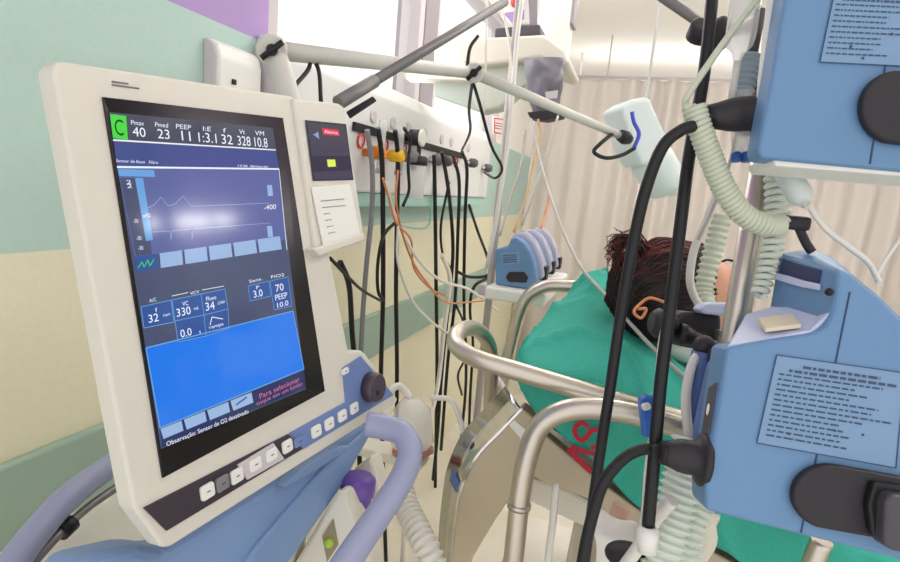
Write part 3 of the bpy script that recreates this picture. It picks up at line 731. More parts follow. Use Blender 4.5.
mb = MB().use(black_pl); mb.prism([shp.hit(x, y, .09) for x, y in ((527, 112), (562, 109), (562, 116), (545, 120), (530, 118))], shp.n, .08, .004); mb.build('connector_block', parent=bg)
mb = MB().use(frame_m); mb.prism([shp.hit(x, y, .108) for x, y in ((545, 92), (558, 90), (557, 98), (546, 99))], shp.n, .006, .001); mb.build('tag', parent=bg)
# post rising behind the shelf
mb = MB().use(bed_white); a = shp.hit(553, 40, -.4); mb.box((a.x - .06, a.y - .05, a.z - .1), (a.x + .07, a.y + .05, ceil_z), .006)
mb.use(column_m).box((a.x + .071, a.y - .052, a.z + .05), (a.x + .082, a.y + .05, ceil_z), .002)
o = mb.build('service_column'); tag(o, 'cream boxed column rising behind the patient monitor to the ceiling', 'column')
# drip pole in front of shelf + lines
pb = at(505, 140, 1.75)
iv = thing('drip_stand', 'slim steel drip stand between the trunking and the curtain', 'drip stand', (pb.x, pb.y, 0))
mb = MB().use(tube_grey); mb.rod((pb.x, pb.y, .04), (pb.x, pb.y, 2.3), .012); mb.build('pole', parent=iv)
mb = MB().use(grey_dark)
for k in range(5):
    a = 2*math.pi*k/5; mb.rod((pb.x, pb.y, .05), (pb.x + .22*math.cos(a), pb.y + .22*math.sin(a), .03), .014); mb.ball((pb.x + .22*math.cos(a), pb.y + .22*math.sin(a), .025), .025)
mb.build('foot', parent=iv)
LG = 'infusion lines falling past the far pumps'
def line(pts, r, m_, lab, name='infusion_line', cat='infusion line', group=LG): return cable(name, [at(*p) for p in pts], r, m_, lab, cat, group)
line([(500, 0, 1.7), (507, 30, 1.7), (511, 60, 1.7), (509, 110, 1.7)], .004, tube_m, 'pale line looping past the patient monitor')
line([(522, 0, 1.65), (517, 40, 1.65), (513, 90, 1.65), (508, 140, 1.66), (497, 215, 1.68), (487, 268, 1.7)], .007, tube_m, 'thick pale line falling left of the far pumps')
line([(531, 119, 1.85), (540, 160, 1.75), (555, 210, 1.55), (578, 262, 1.35), (610, 300, 1.15), (650, 345, 1.0), (690, 382, .92)], .004, tube_grey, 'long grey line slanting from the grey bag down across the teal sheet')
line([(558, 116, 1.85), (548, 150, 1.8), (535, 190, 1.7), (522, 225, 1.62)], .004, tube_grey, 'grey line slanting left from the grey bag to the far pumps')
line([(538, 119, 1.85), (540, 135, 1.85), (533, 165, 1.8), (525, 200, 1.7), (514, 232, 1.62)], .004, mat('amber line', (196, 164, 110), .4), 'amber line falling from the grey bag behind the grey ones')
line([(545, 180, 1.8), (549, 195, 1.75), (545, 215, 1.7), (541, 228, 1.65)], .004, orange_wire, 'short orange line just above the far pumps')
line([(525, 130, 1.9), (521, 165, 1.85), (510, 200, 1.8), (500, 235, 1.7)], .004, tube_grey, 'grey line hanging closest to the drip stand')
line([(487, 0, 1.6), (486, 40, 1.6), (485, 90, 1.65), (483, 120, 1.7)], .003, tube_m, 'thin clear line hanging before the second window')

# ============================================================= FAR PUMPS
fp = onY(515, 262, 1.55)
FP = Plane(fp, (0, -1, 0))
prof = [(495, 249), (508, 246), (511, 238), (516, 237), (524, 243), (530, 252), (534, 264), (537, 281), (526, 289), (495, 285)]
def far_pump(yoff, lab, first):
    o = V((0, yoff, 0))
    bb = FP.hit(516, 288)
    t = thing('infusion_pump', lab, 'infusion pump', bb + o, 'far infusion pumps')
    mb = MB().use(pump_blue); mb.prism([FP.hit(x, y) + o for x, y in prof], FP.n, .06, .006, 2); mb.build('casing', parent=t)
    dome = [FP.hit(x, y) + o + V((0, .06, 0)) for x, y in ((505, 240), (512, 232), (522, 233), (531, 242), (539, 260), (542, 280), (528, 286), (505, 284))]
    mb = MB().use(mat('lavender clear door', (214, 212, 232), .15, alpha=.75)); mb.prism(dome, FP.n, .05, .01, 3); mb.build('clear_door', parent=t)
    mb = MB().use(black_pl); mb.prism([FP.hit(x, y, .004) + o for x, y in ((506, 276), (509, 272), (524, 272), (528, 277), (526, 283), (509, 282), (506, 279))], FP.n, .006, .002); mb.build('handle_recess', parent=t)
    mb = MB().use(label_m); mb.prism([FP.hit(x, y, .001) + o for x, y in ((501, 253), (519, 252), (520, 263), (502, 265))], FP.n, .002)
    mb.use(ink)
    for k in range(4): mb.rod(FP.hit(503, 255.5 + 2.3 * k, .0015) + o, FP.hit(517, 254.5 + 2.3 * k, .0015) + o, .0012, seg=5)
    mb.build('rear_label', parent=t)
    c = FP.hit(538, 276) + o + V((0, .085, 0)); mb = MB().use(black_pl); mb.box(c - V((.012, .02, .02)), c + V((.014, .02, .02)), .003); mb.build('display', parent=t)
far_pump(0, 'blue infusion pump with dark oval recess by the drip stand, nearest of three', True)
far_pump(.15, 'middle one of three blue infusion pumps with clear domed doors', False)
far_pump(.30, 'farthest of three blue infusion pumps with clear domed doors', False)
lo = FP.hit(495, 286); zb = FP.hit(526, 289).z - .001
xl = FP.hit(489, 290).x; mb = MB().use(white_paint); mb.box((xl, fp.y - .05, zb - .035), (FP.hit(541, 290).x + .02, fp.y + .46, zb), .006); t = mb.build('pump_shelf'); tag(t, 'small white shelf under the three far blue pumps, clamped to the drip stand', 'shelf')
mb = MB().use(frame_m); mb.box((pb.x - .03, pb.y - .03, zb - .07), (pb.x + .05, pb.y + .03, zb - .035), .004); mb.build('shelf_bracket', parent=t)

# ================================================================== BED
yb = .95
bed = thing('hospital_bed', 'hospital bed with chrome side rails and a raised beige back section', 'bed', (.5, 1.4, 0))
hb = Plane(onY(490, 480, 1.0), (0, -1, 0))
H = lambda x, y, o=0: hb.hit(x, y, o)
face = [(521, 408), (545, 427), (542, 450), (522, 482), (495, 520), (468, 566), (462, 620), (448, 620), (450, 560), (455, 515), (460, 490), (475, 457)]
mb = MB().use(bed_beige); mb.prism([H(x, y) for x, y in face], hb.n, .04, .004); mb.build('back_panel', parent=bed)
e_in = [(521, 408), (500, 430), (475, 457), (460, 490), (455, 515), (450, 560), (448, 620)]
mb = MB().use(chrome2); prev = None
e_out_d = V((-.028, .10, .03))
fr = [H(x, y, .003) for x, y in e_in]; bk = [p + V((-.043, .045, .020)) for p in fr]
va = [mb.bm.verts.new(p) for p in smooth_path(fr, 5)]; vb = [mb.bm.verts.new(p) for p in smooth_path(bk, 5)]
vc = [mb.bm.verts.new(v.co + V((.003, 0, -.003))) for v in va]; vd = [mb.bm.verts.new(v.co + V((.003, 0, -.003))) for v in vb]
for i in range(len(va) - 1):
    mb.face((va[i], va[i+1], vb[i+1], vb[i]), True); mb.face((vc[i], vd[i], vd[i+1], vc[i+1])); mb.face((va[i], vc[i], vc[i+1], va[i+1])); mb.face((vb[i], vb[i+1], vd[i+1], vd[i]))
mb.face((va[0], vb[0], vd[0], vc[0])); mb.face((va[-1], vc[-1], vd[-1], vb[-1]))
st = mb.build('edge_strip', parent=bed, label='polished chrome edge strip')
mb = MB().use(grey_metal); c = fr[2].lerp(bk[2], .5) + V((-.003, -.003, .003)); nn = (fr[3] - fr[2]).cross(bk[2] - fr[2]).normalized(); nn = nn if nn.dot(CAM - fr[2]) > 0 else -nn
mb.lathe(c, c + nn * .006, [(0, .009), (.6, .008), (1, .005)], 14); mb.build('screw', parent=st)
nn = (fr[4] - fr[3]).cross(bk[3] - fr[3]).normalized(); nn = nn if nn.dot(CAM - fr[3]) > 0 else -nn
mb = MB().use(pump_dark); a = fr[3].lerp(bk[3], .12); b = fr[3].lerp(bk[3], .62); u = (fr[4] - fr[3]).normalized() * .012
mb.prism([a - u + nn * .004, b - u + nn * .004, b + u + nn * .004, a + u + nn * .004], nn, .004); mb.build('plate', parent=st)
mb = MB().use(white); mb.prism([H(x, y, .002) for x, y in ((509, 425), (514, 420), (526, 430), (521, 439))], hb.n, .002); mb.build('sticker', parent=bed)
# side beam under the sheet
sb = Plane(onY(590, 470, .99), (0, -1, 0))
mb = MB().use(bed_beige); mb.prism([sb.hit(x, y) for x, y in ((528, 428), (546, 436), (600, 482), (640, 511), (720, 556), (820, 610), (820, 640), (715, 585), (636, 532), (590, 500), (545, 484), (524, 470))], sb.n, .03, .004); mb.build('side_beam', parent=bed)
sb2 = Plane(onY(590, 470, 1.1), (0, -1, 0))
mb = MB().use(bed_white); mb.prism([sb2.hit(x, y) for x, y in ((530, 478), (560, 486), (600, 506), (720, 580), (900, 680), (900, 720), (700, 600), (600, 535), (528, 502))], sb2.n, .5, .008); mb.build('lift_frame', parent=bed)
mb = MB().use(bed_white); mb.box((.35, .99, .60), (1.82, 1.5, .655), .01); mb.build('deck', parent=bed)
# deck, base, legs
mb = MB().use(bed_white); mb.box((-.25, 1.0, .42), (1.75, 1.8, .52), .02); mb.build('base_frame', parent=bed)
mb = MB().use(bed_white); mb.box((-.05, 1.15, .52), (.1, 1.65, .80), .01); mb.build('lift_column', parent=bed); mb = MB().use(bed_white); mb.box((1.3, 1.15, .52), (1.45, 1.65, .62), .01); mb.build('lift_column', parent=bed)
for x in (-.15, 1.65):
    for y in (1.08, 1.72):
        mb = MB().use(bed_white); mb.rod((x, y, .1), (x, y, .43), .03); mb.use(black).lathe((x - .02, y, .06), (x + .02, y, .06), [(0, .05), (.1, .06), (.9, .06), (1, .05)]); mb.build('leg', parent=bed)
rr = .0165
def rail(pts, lab=None, r=rr):
    mb = MB().use(chrome); mb.tube(pts, r, seg=16, n=8); return mb.build('side_rail', parent=bed, label=lab)
rail([onY(490, 475, 1.2), onY(490, 430, 1.2), onY(491, 375, 1.2), onY(489, 345, 1.18), onY(476, 329, 1.12), onY(460, 331, 1.02), onY(456, 344, .95), onY(475, 358, .92), onY(520, 372, .92), onY(590, 393, .92), onY(660, 414, .92), onY(730, 436, .92)])
rail([onY(503, 640, .83), onY(513, 562, .83), onY(521, 490, .83), onY(531, 445, .83), onY(545, 421, .83), onY(575, 409, .83), onY(620, 411, .83), onY(680, 427, .83), onY(740, 447, .83)])
rail([onY(497, 408, 1.5), onY(510, 350, 1.5), onY(523, 305, 1.5), onY(540, 289, 1.5), onY(560, 286, 1.5), onY(600, 292, 1.5), onY(640, 318, 1.5)], 'far chrome side rail', .018)
mb = MB().use(chrome); a = onY(519, 505, .83); mb.lathe(a - V((0, 0, .004)), a + V((0, 0, .004)), [(0, .019), (1, .019)]); mb.build('rail_collar', parent=bed)
mb = MB().use(chrome); mb.tube([onY(822, 540, .83), onY(810, 575, .83), onY(800, 640, .83)], .014, seg=14); mb.build('rail_post', parent=bed)
# clutter at the rail foot: white bracket between far rail and panel
mb = MB().use(tube_m); mb.tube([onY(488, 372, 1.3), onY(498, 380, 1.25), onY(504, 392, 1.2), onY(497, 402, 1.2), onY(486, 395, 1.25)], .008, seg=8); o = mb.build('tube_clip'); tag(o, 'pale plastic tube clip caught between the two chrome rails', 'clip')

# mattress under sheet
mt = MB().use(mattress_m)
mrow = lambda Y, pts: [onY(x, y, Y) for x, y in pts]
edge = [(524, 396), (560, 352), (600, 322), (650, 350), (720, 410), (800, 470)]
top0 = [(535, 395), (575, 395), (640, 430), (720, 480), (820, 545)]
mt.prism([onY(x, y, 1.03) for x, y in ((522, 400), (540, 385), (575, 395), (640, 425), (720, 475), (840, 550), (840, 600), (720, 545), (640, 500), (590, 460), (545, 428))], (0, -1, 0), .45, .02, 3)
mt.box((.45, 1.0, .66), (1.8, 1.48, .77), .03, bseg=3)
t = mt.build('mattress'); tag(t, 'dark vinyl mattress showing at a corner under the teal sheet', 'mattress')

# teal sheet
def Rw(pts): return [onY(x, y, Y) for x, y, Y in pts]
rows = [
 Rw([(545, 420, 1.42), (585, 318, 1.50), (600, 300, 1.56), (622, 300, 1.56), (650, 330, 1.50), (690, 362, 1.46), (745, 398, 1.45), (810, 440, 1.45), (900, 500, 1.45)]),
 Rw([(530, 380, 1.30), (575, 297, 1.40), (592, 279, 1.45), (610, 272, 1.45), (638, 303, 1.40), (680, 346, 1.36), (740, 388, 1.35), (810, 435, 1.35), (900, 495, 1.35)]),
 Rw([(518, 366, 1.18), (548, 317, 1.24), (575, 300, 1.28), (608, 295, 1.30), (640, 318, 1.26), (682, 358, 1.22), (740, 402, 1.2), (810, 452, 1.2), (900, 515, 1.2)]),
 Rw([(514, 370, 1.04), (530, 338, 1.08), (562, 328, 1.12), (602, 330, 1.13), (642, 350, 1.10), (684, 383, 1.07), (740, 424, 1.05), (810, 475, 1.05), (900, 538, 1.05)]),
 Rw([(516, 382, 1.00), (530, 372, .985), (562, 372, .98), (602, 378, .98), (642, 398, .98), (684, 423, .975), (740, 460, .975), (810, 508, .975), (900, 568, .975)]),
 Rw([(522, 400, .99), (536, 400, .975), (566, 408, .972), (602, 424, .97), (642, 448, .97), (684, 475, .97), (740, 512, .965), (810, 552, .965), (900, 612, .965)]),
 Rw([(534, 416, .99), (546, 424, .975), (572, 446, .972), (604, 474, .97), (640, 509, .97), (684, 528, .965), (740, 560, .96), (810, 600, .96), (900, 660, .96)]),
]
for r, (yy, zz) in zip(rows, ((1.50, .80), (1.42, 1.0), (1.25, 1.05), (1.06, 1.03), (.965, .98), (.955, .88), (.95, .78))):
    r += [V((x, yy, zz - dz)) for x, dz in ((.95, 0), (1.4, .02), (1.82, .04))]
mb = MB().use(teal); mb.grid(rows, 12, .012, 7, folds=.018)
# print on the hanging side
Y4 = .951
P = lambda x, y: onY(x, y, Y4)
sheet = mb.build('bed_sheet'); tag(sheet, 'teal hospital sheet with red upside-down lettering over the raised bed head', 'sheet')
so = sheet.modifiers.new('thickness', 'SOLIDIFY'); so.thickness = .003; so.offset = -1
# lettering read upside down: right-to-left in the picture
mb = MB().use(red_print)
def ribbon(px, w, smooth=True):
    path = smooth_path([P(*q) for q in px], 6) if smooth else [P(*q) for q in px]
    L_ = []
    for k, p in enumerate(path):
        d = (path[min(k + 1, len(path) - 1)] - path[max(k - 1, 0)]).normalized(); o = V((-d.z, 0, d.x)) * w / 2
        L_.append((mb.bm.verts.new(p - o), mb.bm.verts.new(p + o)))
    for (a, b), (c, d) in zip(L_, L_[1:]): mb.face((a, c, d, b))
ribbon([(589, 427), (582, 423), (576, 426), (575, 433), (580, 440), (586, 438), (591, 431), (598, 430), (602, 436), (599, 445), (591, 448)], .0085)
ribbon([(600, 456), (571, 447)], .0085, False); Y4 = .9508; ribbon([(568, 449), (591, 472)], .0095, False)
for f in mb.bm.faces:
    f.normal_update()
    if f.normal.y > 0: f.normal_flip()
lt = mb.build('lettering', recalc=False, parent=sheet, label='red printed lettering')

# ------------------------------------------------------------- patient
hc = at(664, 289, 1.12); hf = at(697, 288, 1.12)
pil = MB().use(linen); pil.ball(hc + V((.09, .10, -.115)), 1, (.15, .14, .045), seg=24); t = pil.build('pillow'); tag(t, 'flat white pillow under the patient\'s dark head', 'pillow')
pe = thing('person', 'person lying in bed under the teal sheet, dark auburn hair, seen from behind', 'person', hc + V((.3, .1, -.25)))
# body: one skin surface incl. head
J = [hf, hc + V((.14, .03, -.20)), hc + V((.22, .05, -.36)), hc + V((.42, .07, -.47)), hc + V((.62, .08, -.53)), hc + V((.82, .08, -.55)),
     hc + V((.85, .0, -.55)), hc + V((1.2, -.02, -.56)), hc + V((1.55, -.02, -.58)), hc + V((.85, .16, -.55)), hc + V((1.2, .18, -.56)), hc + V((1.55, .18, -.58)),
     hc + V((.28, -.08, -.42)), hc + V((.5, -.09, -.54)), hc + V((.7, -.08, -.58)), hc + V((.28, .2, -.42)), hc + V((.5, .22, -.54)), hc + V((.7, .2, -.58))]
J.append(hf + (hf - J[1]).normalized() * .055)
Rr = [.092, .05, .09, .105, .1, .105, .075, .055, .04, .075, .055, .04, .05, .038, .028, .05, .038, .028, .07]
E_ = [(0,1),(1,2),(2,3),(3,4),(4,5),(5,6),(6,7),(7,8),(5,9),(9,10),(10,11),(2,12),(12,13),(13,14),(2,15),(15,16),(16,17),(0,18)]
me = bpy.data.meshes.new('body'); me.from_pydata([j - ORG[pe] for j in J], E_, []); me.materials.append(skin)
bo = bpy.data.objects.new('body', me); COL.objects.link(bo); bo.parent = pe; ORG[bo] = ORG[pe]
sk = bo.modifiers.new('skin', 'SKIN'); sk.use_smooth_shade = True
for i, r in enumerate(Rr): me.skin_vertices[0].data[i].radius = (r, r)
me.skin_vertices[0].data[5].use_root = True
sd = bo.modifiers.new('sub', 'SUBSURF'); sd.levels = 1; sd.render_levels = 2
# face turned away to the right: nose, ear, brows
fd = V((.55, .78, -.1)).normalized(); cd = (hf - J[1]).normalized(); fd = (fd - cd * fd.dot(cd)).normalized()     # facing / crown directions
sd_ = fd.cross(cd).normalized()
mb = MB().use(skin); mb.ball(hf + fd * .072 - cd * .02, .016, (1, 1, 1.4)); mb.build('nose', parent=pe)
for s_ in (-1, 1):
    e = hf + fd * .068 + sd_ * .033 * s_ + cd * .012
    mb = MB().use(skin); mb.ball(e, .013, (1.1, .8, .8)); mb.use(hair_m); mb.tube([e + fd * .011 - cd * .002 - sd_ * .011, e + fd * .0135 - cd * .005, e + fd * .011 - cd * .002 + sd_ * .011], .0012, seg=6); mb.build('closed_eye', parent=pe)
    mb = MB().use(hair_m); mb.tube([e + fd * .008 + cd * .018 - sd_ * .016, e + fd * .010 + cd * .023, e + fd * .008 + cd * .018 + sd_ * .016], .0026, seg=6); mb.build('eyebrow', parent=pe)
mb = MB().use(mat('lips', (176, 98, 92), .5)); e = hf + fd * .068 - cd * .055; mb.tube([e - sd_ * .024 - fd * .006, e + fd * .004, e + sd_ * .024 - fd * .006], lambda t: .0025 + .003 * math.sin(math.pi * t), seg=8); mb.build('mouth', parent=pe)
for s_ in (-1, 1): mb = MB().use(skin); mb.ball(hf + sd_ * .072 * s_ - cd * .01, .03, (.5, .8, 1)); mb.build('ear', parent=pe)
# hair: shaped shell with clumps plus strands
from mathutils import noise as NZ
mb = MB().use(hair_m)
bm2 = bmesh.new(); bmesh.ops.create_icosphere(bm2, subdivisions=5, radius=1)
rt = c2w((1, 0, 0)); upv = c2w((0, -1, 0)); bw = c2w((0, 0, 1))
def hair_pt(d, k=1.0):
    # ellipsoid in camera-like axes, flattened and lumpy, 0.13 wide, 0.11 high
    a, b, c = d.dot(rt), d.dot(upv), d.dot(bw)
    g = 1 + .10 * NZ.noise(d * 2.2) + .05 * NZ.noise(V((a * 3, b * 14, c * 3)))
    return hc + (rt * a * .112 + upv * (b * .100 + a * .006) + bw * c * .10) * g * k
for v in bm2.verts: v.co = hair_pt(v.co.normalized())
mb.merge(bm2, True); hair = mb.build('hair', parent=pe)
mb = MB()
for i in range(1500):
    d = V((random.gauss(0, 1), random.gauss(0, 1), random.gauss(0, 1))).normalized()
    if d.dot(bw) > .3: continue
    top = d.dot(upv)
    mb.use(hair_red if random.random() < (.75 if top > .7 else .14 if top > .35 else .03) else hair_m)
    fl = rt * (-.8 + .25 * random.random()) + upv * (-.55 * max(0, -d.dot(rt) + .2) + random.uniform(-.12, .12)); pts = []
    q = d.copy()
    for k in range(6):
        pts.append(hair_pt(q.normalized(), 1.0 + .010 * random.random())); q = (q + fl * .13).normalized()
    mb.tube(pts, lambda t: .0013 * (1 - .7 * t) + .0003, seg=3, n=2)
# the loose tuft at the left
tc = at(622, 240, 1.10)
for i in range(150):
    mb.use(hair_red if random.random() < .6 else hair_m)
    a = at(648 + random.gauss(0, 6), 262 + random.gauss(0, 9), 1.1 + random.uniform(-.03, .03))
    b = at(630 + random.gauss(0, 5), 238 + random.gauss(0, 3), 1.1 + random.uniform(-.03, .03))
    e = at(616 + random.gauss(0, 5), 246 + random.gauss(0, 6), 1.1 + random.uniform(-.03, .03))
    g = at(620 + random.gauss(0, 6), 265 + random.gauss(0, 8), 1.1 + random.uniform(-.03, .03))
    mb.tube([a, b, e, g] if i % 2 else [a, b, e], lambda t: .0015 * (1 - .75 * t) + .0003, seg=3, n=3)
mb.build('loose_strands', parent=pe)
# near-head items
line([(664, 302, 1.0), (650, 298, 1.0), (640, 304, 1.0), (634, 312, .99), (641, 318, .99), (646, 309, .99), (638, 309, .99)], .0028, orange_wire, 'orange patient lead curled below the dark hair', 'wire', 'wire', None)

# =========================================================== NEAR PUMP POLE
pp0 = at(748, 245, .70)
ps = thing('infusion_stand', 'thick chrome infusion stand at the right holding two blue pumps', 'infusion stand', (pp0.x, pp0.y, 0))
mb = MB().use(chrome); mb.rod((pp0.x, pp0.y, .06), (pp0.x, pp0.y, 2.25), .0135, seg=20); mb.build('pole', parent=ps)
mb = MB().use(chrome)
for k in range(5):
    a = 2*math.pi*k/5 + .3; mb.rod((pp0.x, pp0.y, .08), (pp0.x + .25*math.cos(a), pp0.y + .25*math.sin(a), .06), .014)
mb.build('foot', parent=ps)
for k in range(5):
    a = 2*math.pi*k/5 + .3; c = V((pp0.x + .25*math.cos(a), pp0.y + .25*math.sin(a), .03)); mb = MB().use(black); mb.lathe(c - V((.012,0,0)), c + V((.012,0,0)), [(0,.028),(.5,.03),(1,.028)]); mb.rod(c, c + V((0,0,.04)), .008); mb.build('caster', parent=ps)
mb = MB().use(yellow_w); mb.rod(pp0 + V((.0125, -.006, -.1)), pp0 + V((.0125, -.006, .14)), .004, seg=8); mb.build('cable_channel', parent=ps)

lr = Matrix.Rotation(0, 3, 'X')
PL = Plane(at(800, 420, .55), c2w((-.10, -.06, -1)))
L = lambda x, y, o=0: PL.hit(x, y, o)
lp = thing('infusion_pump', 'lower blue infusion pump on the chrome stand, rear label and black plug showing', 'infusion pump', L(800, 540, -.05), 'near infusion pumps')
face = [(727, 347), (770, 339), (812, 333), (826, 326), (833, 312), (836, 290), (838, 269), (852, 274), (880, 297), (905, 322), (960, 360), (990, 470), (985, 588), (900, 560), (800, 535), (706, 511), (705, 487), (716, 420)]
mb = MB().use(pump_blue); mb.prism([L(x, y) for x, y in face], PL.n, .045, .005, 3); lb = mb.build('casing', parent=lp)
# rear half with carrying handle
back = [(735, 340), (765, 300), (772, 262), (780, 252), (800, 249), (835, 252), (880, 282), (935, 330), (985, 400), (960, 560), (800, 520), (712, 500)]
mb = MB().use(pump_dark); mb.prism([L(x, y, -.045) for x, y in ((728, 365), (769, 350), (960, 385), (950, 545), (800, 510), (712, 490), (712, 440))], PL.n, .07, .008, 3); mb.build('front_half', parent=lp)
# tall block with a dark panel for the grip opening on its left face; its top rises towards the back
fo = [L(x, y, -.002) for x, y in ((838, 268), (856, 277), (880, 297), (905, 322), (960, 365), (960, 420), (830, 420), (834, 312))]
ba = [L(x, y, -.105) for x, y in ((778, 253), (800, 249), (826, 253), (850, 272), (890, 312), (890, 400), (768, 400), (768, 310))]
mb = MB().use(pump_blue); bm2 = bmesh.new()
ra = [bm2.verts.new(p) for p in fo]; rb = [bm2.verts.new(p) for p in ba]
bm2.faces.new(ra); bm2.faces.new(rb[::-1])
for k in range(8): bm2.faces.new((ra[k], rb[k], rb[(k+1) % 8], ra[(k+1) % 8]))
bmesh.ops.recalc_face_normals(bm2, faces=bm2.faces); bmesh.ops.bevel(bm2, geom=bm2.edges[:], offset=.005, segments=3, affect='EDGES', profile=.5, clamp_overlap=True)
mb.merge(bm2); tb = mb.build('tall_block', parent=lp)
# raised dark panel: shade inside the grip opening, put in as colour
def lf(u, v): return fo[0].lerp(ba[0], u).lerp(fo[7].lerp(ba[7], u), v)
nl = (ba[0] - fo[0]).cross(fo[7] - fo[0]).normalized()
if nl.dot(CAM - fo[0]) < 0: nl = -nl
mb = MB().use(mat('hand hole shade', (46, 52, 92), .5)); mb.prism([lf(u, v) + nl * .0015 for u, v in ((.22, .13), (.40, .12), (.62, .10), (.88, .08), (.90, .34), (.70, .36), (.45, .40), (.24, .42))], nl, .002, .0008); mb.build('hand_hole_shade', parent=tb)
mb = MB().use(pump_pale); mb.prism([lf(u, v) + nl * .004 for u, v in ((.20, .42), (.45, .40), (.70, .36), (.92, .34), (.92, .46), (.68, .50), (.45, .54), (.20, .56))], nl, .004, .0015); mb.build('grip_lip', parent=tb)
# top tray sloping back
mb = MB().use(pump_pale); mb.prism([L(727, 346, -.004), L(812, 332, -.004), L(832, 310, -.004), L(826, 300, -.05), L(776, 305, -.10), L(746, 314, -.10)][::1], (V((0, 0, 1)) + PL.n * .2), .012, .002)
mb.build('top_tray', parent=lp)
mb = MB().use(mat('tray card', (228, 214, 190), .5)); mb.prism([L(765, 334, -.012) + V((0,0,.006)), L(800, 330, -.012) + V((0,0,.006)), L(790, 321, -.045) + V((0,0,.008)), L(757, 325, -.045) + V((0,0,.008))], V((0,0,1)), .004); mb.build('tray_label', parent=lp)
mb = MB().use(black); mb.ball(L(829, 292, -.001), .004); mb.build('screw', parent=lp)
def label_block(quad, fn, par, rows, m_head=True):
    mb = MB().use(label_m); mb.prism([fn(x, y, .0012) for x, y in quad], PL.n, .0015)
    Q = [V(fn(x, y, .0017)) for x, y in quad]
    bil = lambda u, v: Q[0].lerp(Q[1], u).lerp(Q[3].lerp(Q[2], u), v)
    mb.use(ink)
    for a, b in zip(Q, Q[1:] + Q[:1]): mb.rod(a, b, .0004, seg=5)
    for r in range(rows):
        v0 = .08 + .86 * r / rows; hh = .03 if r < 2 else .02
        x = .05 if r > 1 else (.22 if r == 0 else .12); xe = (random.uniform(.55, .95) if r > 1 else (.82 if r == 0 else .95))
        while x < xe:
            w = random.uniform(.02, .075)
            mb.quad([bil(x, v0), bil(min(xe, x + w), v0), bil(min(xe, x + w), v0 + hh), bil(x, v0 + hh)]); x += w + .014
    for _ in range(3):
        u, v = random.uniform(.2, .8), random.uniform(.5, .95); mb.ball(bil(u, v), .0012, seg=8, rings=6)
    mb.build('rear_label', parent=par)
label_block([(777, 355), (905, 373), (896, 468), (757, 443)], L, lp, 15)
def seam(fn, a, b, par):
    mb = MB().use(seam_m); mb.rod(fn(*a, .0004), fn(*b, .0004), .0008, seg=6); mb.build('seam', parent=par)
seam(L, (850, 292), (801, 533), lp)
def capsule(fn, cx, cy, rx, ry, ang, par, n_=28, stretch=0):
    pts = []
    ca, sa_ = math.cos(ang), math.sin(ang)
    for k in range(n_):
        a = 2*math.pi*k/n_; x = math.cos(a) * rx + (stretch if math.cos(a) > 0 else 0); y = math.sin(a) * ry
        pts.append((cx + x * ca - y * sa_, cy + x * sa_ + y * ca))
    mb = MB().use(black_pl); mb.prism([fn(x, y, .010) for x, y in pts], PL.n, .010, .004, 3); return mb.build('clamp_cover', parent=par)
cc = capsule(L, 832, 498, 39, 33, .17, lp, stretch=85)
mb = MB().use(mat('clamp knob grey', (74, 72, 78), .4)); mb.prism([L(x, y, .03) for x, y in ((886, 500), (892, 494), (930, 500), (935, 556), (895, 552), (884, 546))], PL.n, .02, .005, 3); mb.build('clamp_knob', parent=cc)
mb = MB().use(black); mb.prism([L(x, y, .018) for x, y in ((874, 482), (925, 490), (920, 500), (884, 496), (884, 540), (872, 534), (868, 505))], PL.n, .012, .003); mb.build('clamp_arm', parent=cc)
# small side window + black top clamp
FX = lambda y: L(727 - 11 * (y - 347) / 73, y)
sw = [FX(y).lerp(FX(y) - PL.n * .045, t_) for y, t_ in ((384, .22), (392, .62), (440, .62), (436, .22))]
ns = (sw[1] - sw[0]).cross(sw[3] - sw[0]).normalized(); ns = ns if ns.dot(CAM - sw[0]) > 0 else -ns
mb = MB().use(grey_dark); mb.prism([p + ns * .002 for p in sw], ns, .004); mb.use(white); cw = sum(sw, V()) / 4 + ns * .0022; mb.ball(cw, .004, (.4, 1, 1.6)); mb.build('side_window', parent=lp)
mb = MB().use(black_pl); mb.tube([L(812, 252, -.08), L(806, 243, -.08), L(799, 228, -.08)], .005, seg=10); c = L(796, 223, -.08); mb.box(c - V((.014, .008, .008)), c + V((.014, .008, .008)), .004); mb.build('hose_clip', parent=lp, label='black hose clip standing on top')
# pump bracket to the pole
mb = MB().use(black_pl)
q = V((pp0.x, pp0.y, L(760, 420).z)); mb.box(q - V((.03, .03, .03)), q + V((.05, .03, .03)), .006); mb.build('pole_clamp', parent=lp)

PU = Plane(at(840, 80, .52), c2w((-.12, .05, -1)))
U_ = lambda x, y, o=0: PU.hit(x, y, o)
up_ = thing('infusion_pump', 'upper blue infusion pump at the top right corner of the view', 'infusion pump', U_(840, 165, -.05), 'near infusion pumps')
face = [(800, -95), (786, -10), (773, 70), (758, 150), (761, 158), (900, 171), (985, 178), (1000, -80)]
mb = MB().use(pump_blue); mb.prism([U_(x, y) for x, y in face], PU.n, .03, .005, 3); mb.build('casing', parent=up_)
mb = MB().use(white); mb.prism([U_(x, y, -.03) for x, y in ((776, -60), (769, 10), (761, 80), (758, 140), (766, 150), (940, 160), (940, -60))], PU.n, .012, .003); mb.prism([U_(x, y, -.042) for x, y in ((800, -60), (795, 140), (930, 152), (930, -60))], PU.n, .07, .006); mb.build('front_half', parent=up_, label='white front half')
mb = MB().use(white); mb.prism([U_(x, y, -.006) for x, y in ((772, 156), (980, 175), (978, 182), (776, 166))], PU.n, .06, .002); mb.build('bottom_plate', parent=up_)
sv = PL.n; PLn = PL
label_block([(836, -14), (920, -10), (905, 66), (820, 62)], U_, up_, 12)
seam(U_, (902, -40), (870, 164), up_)
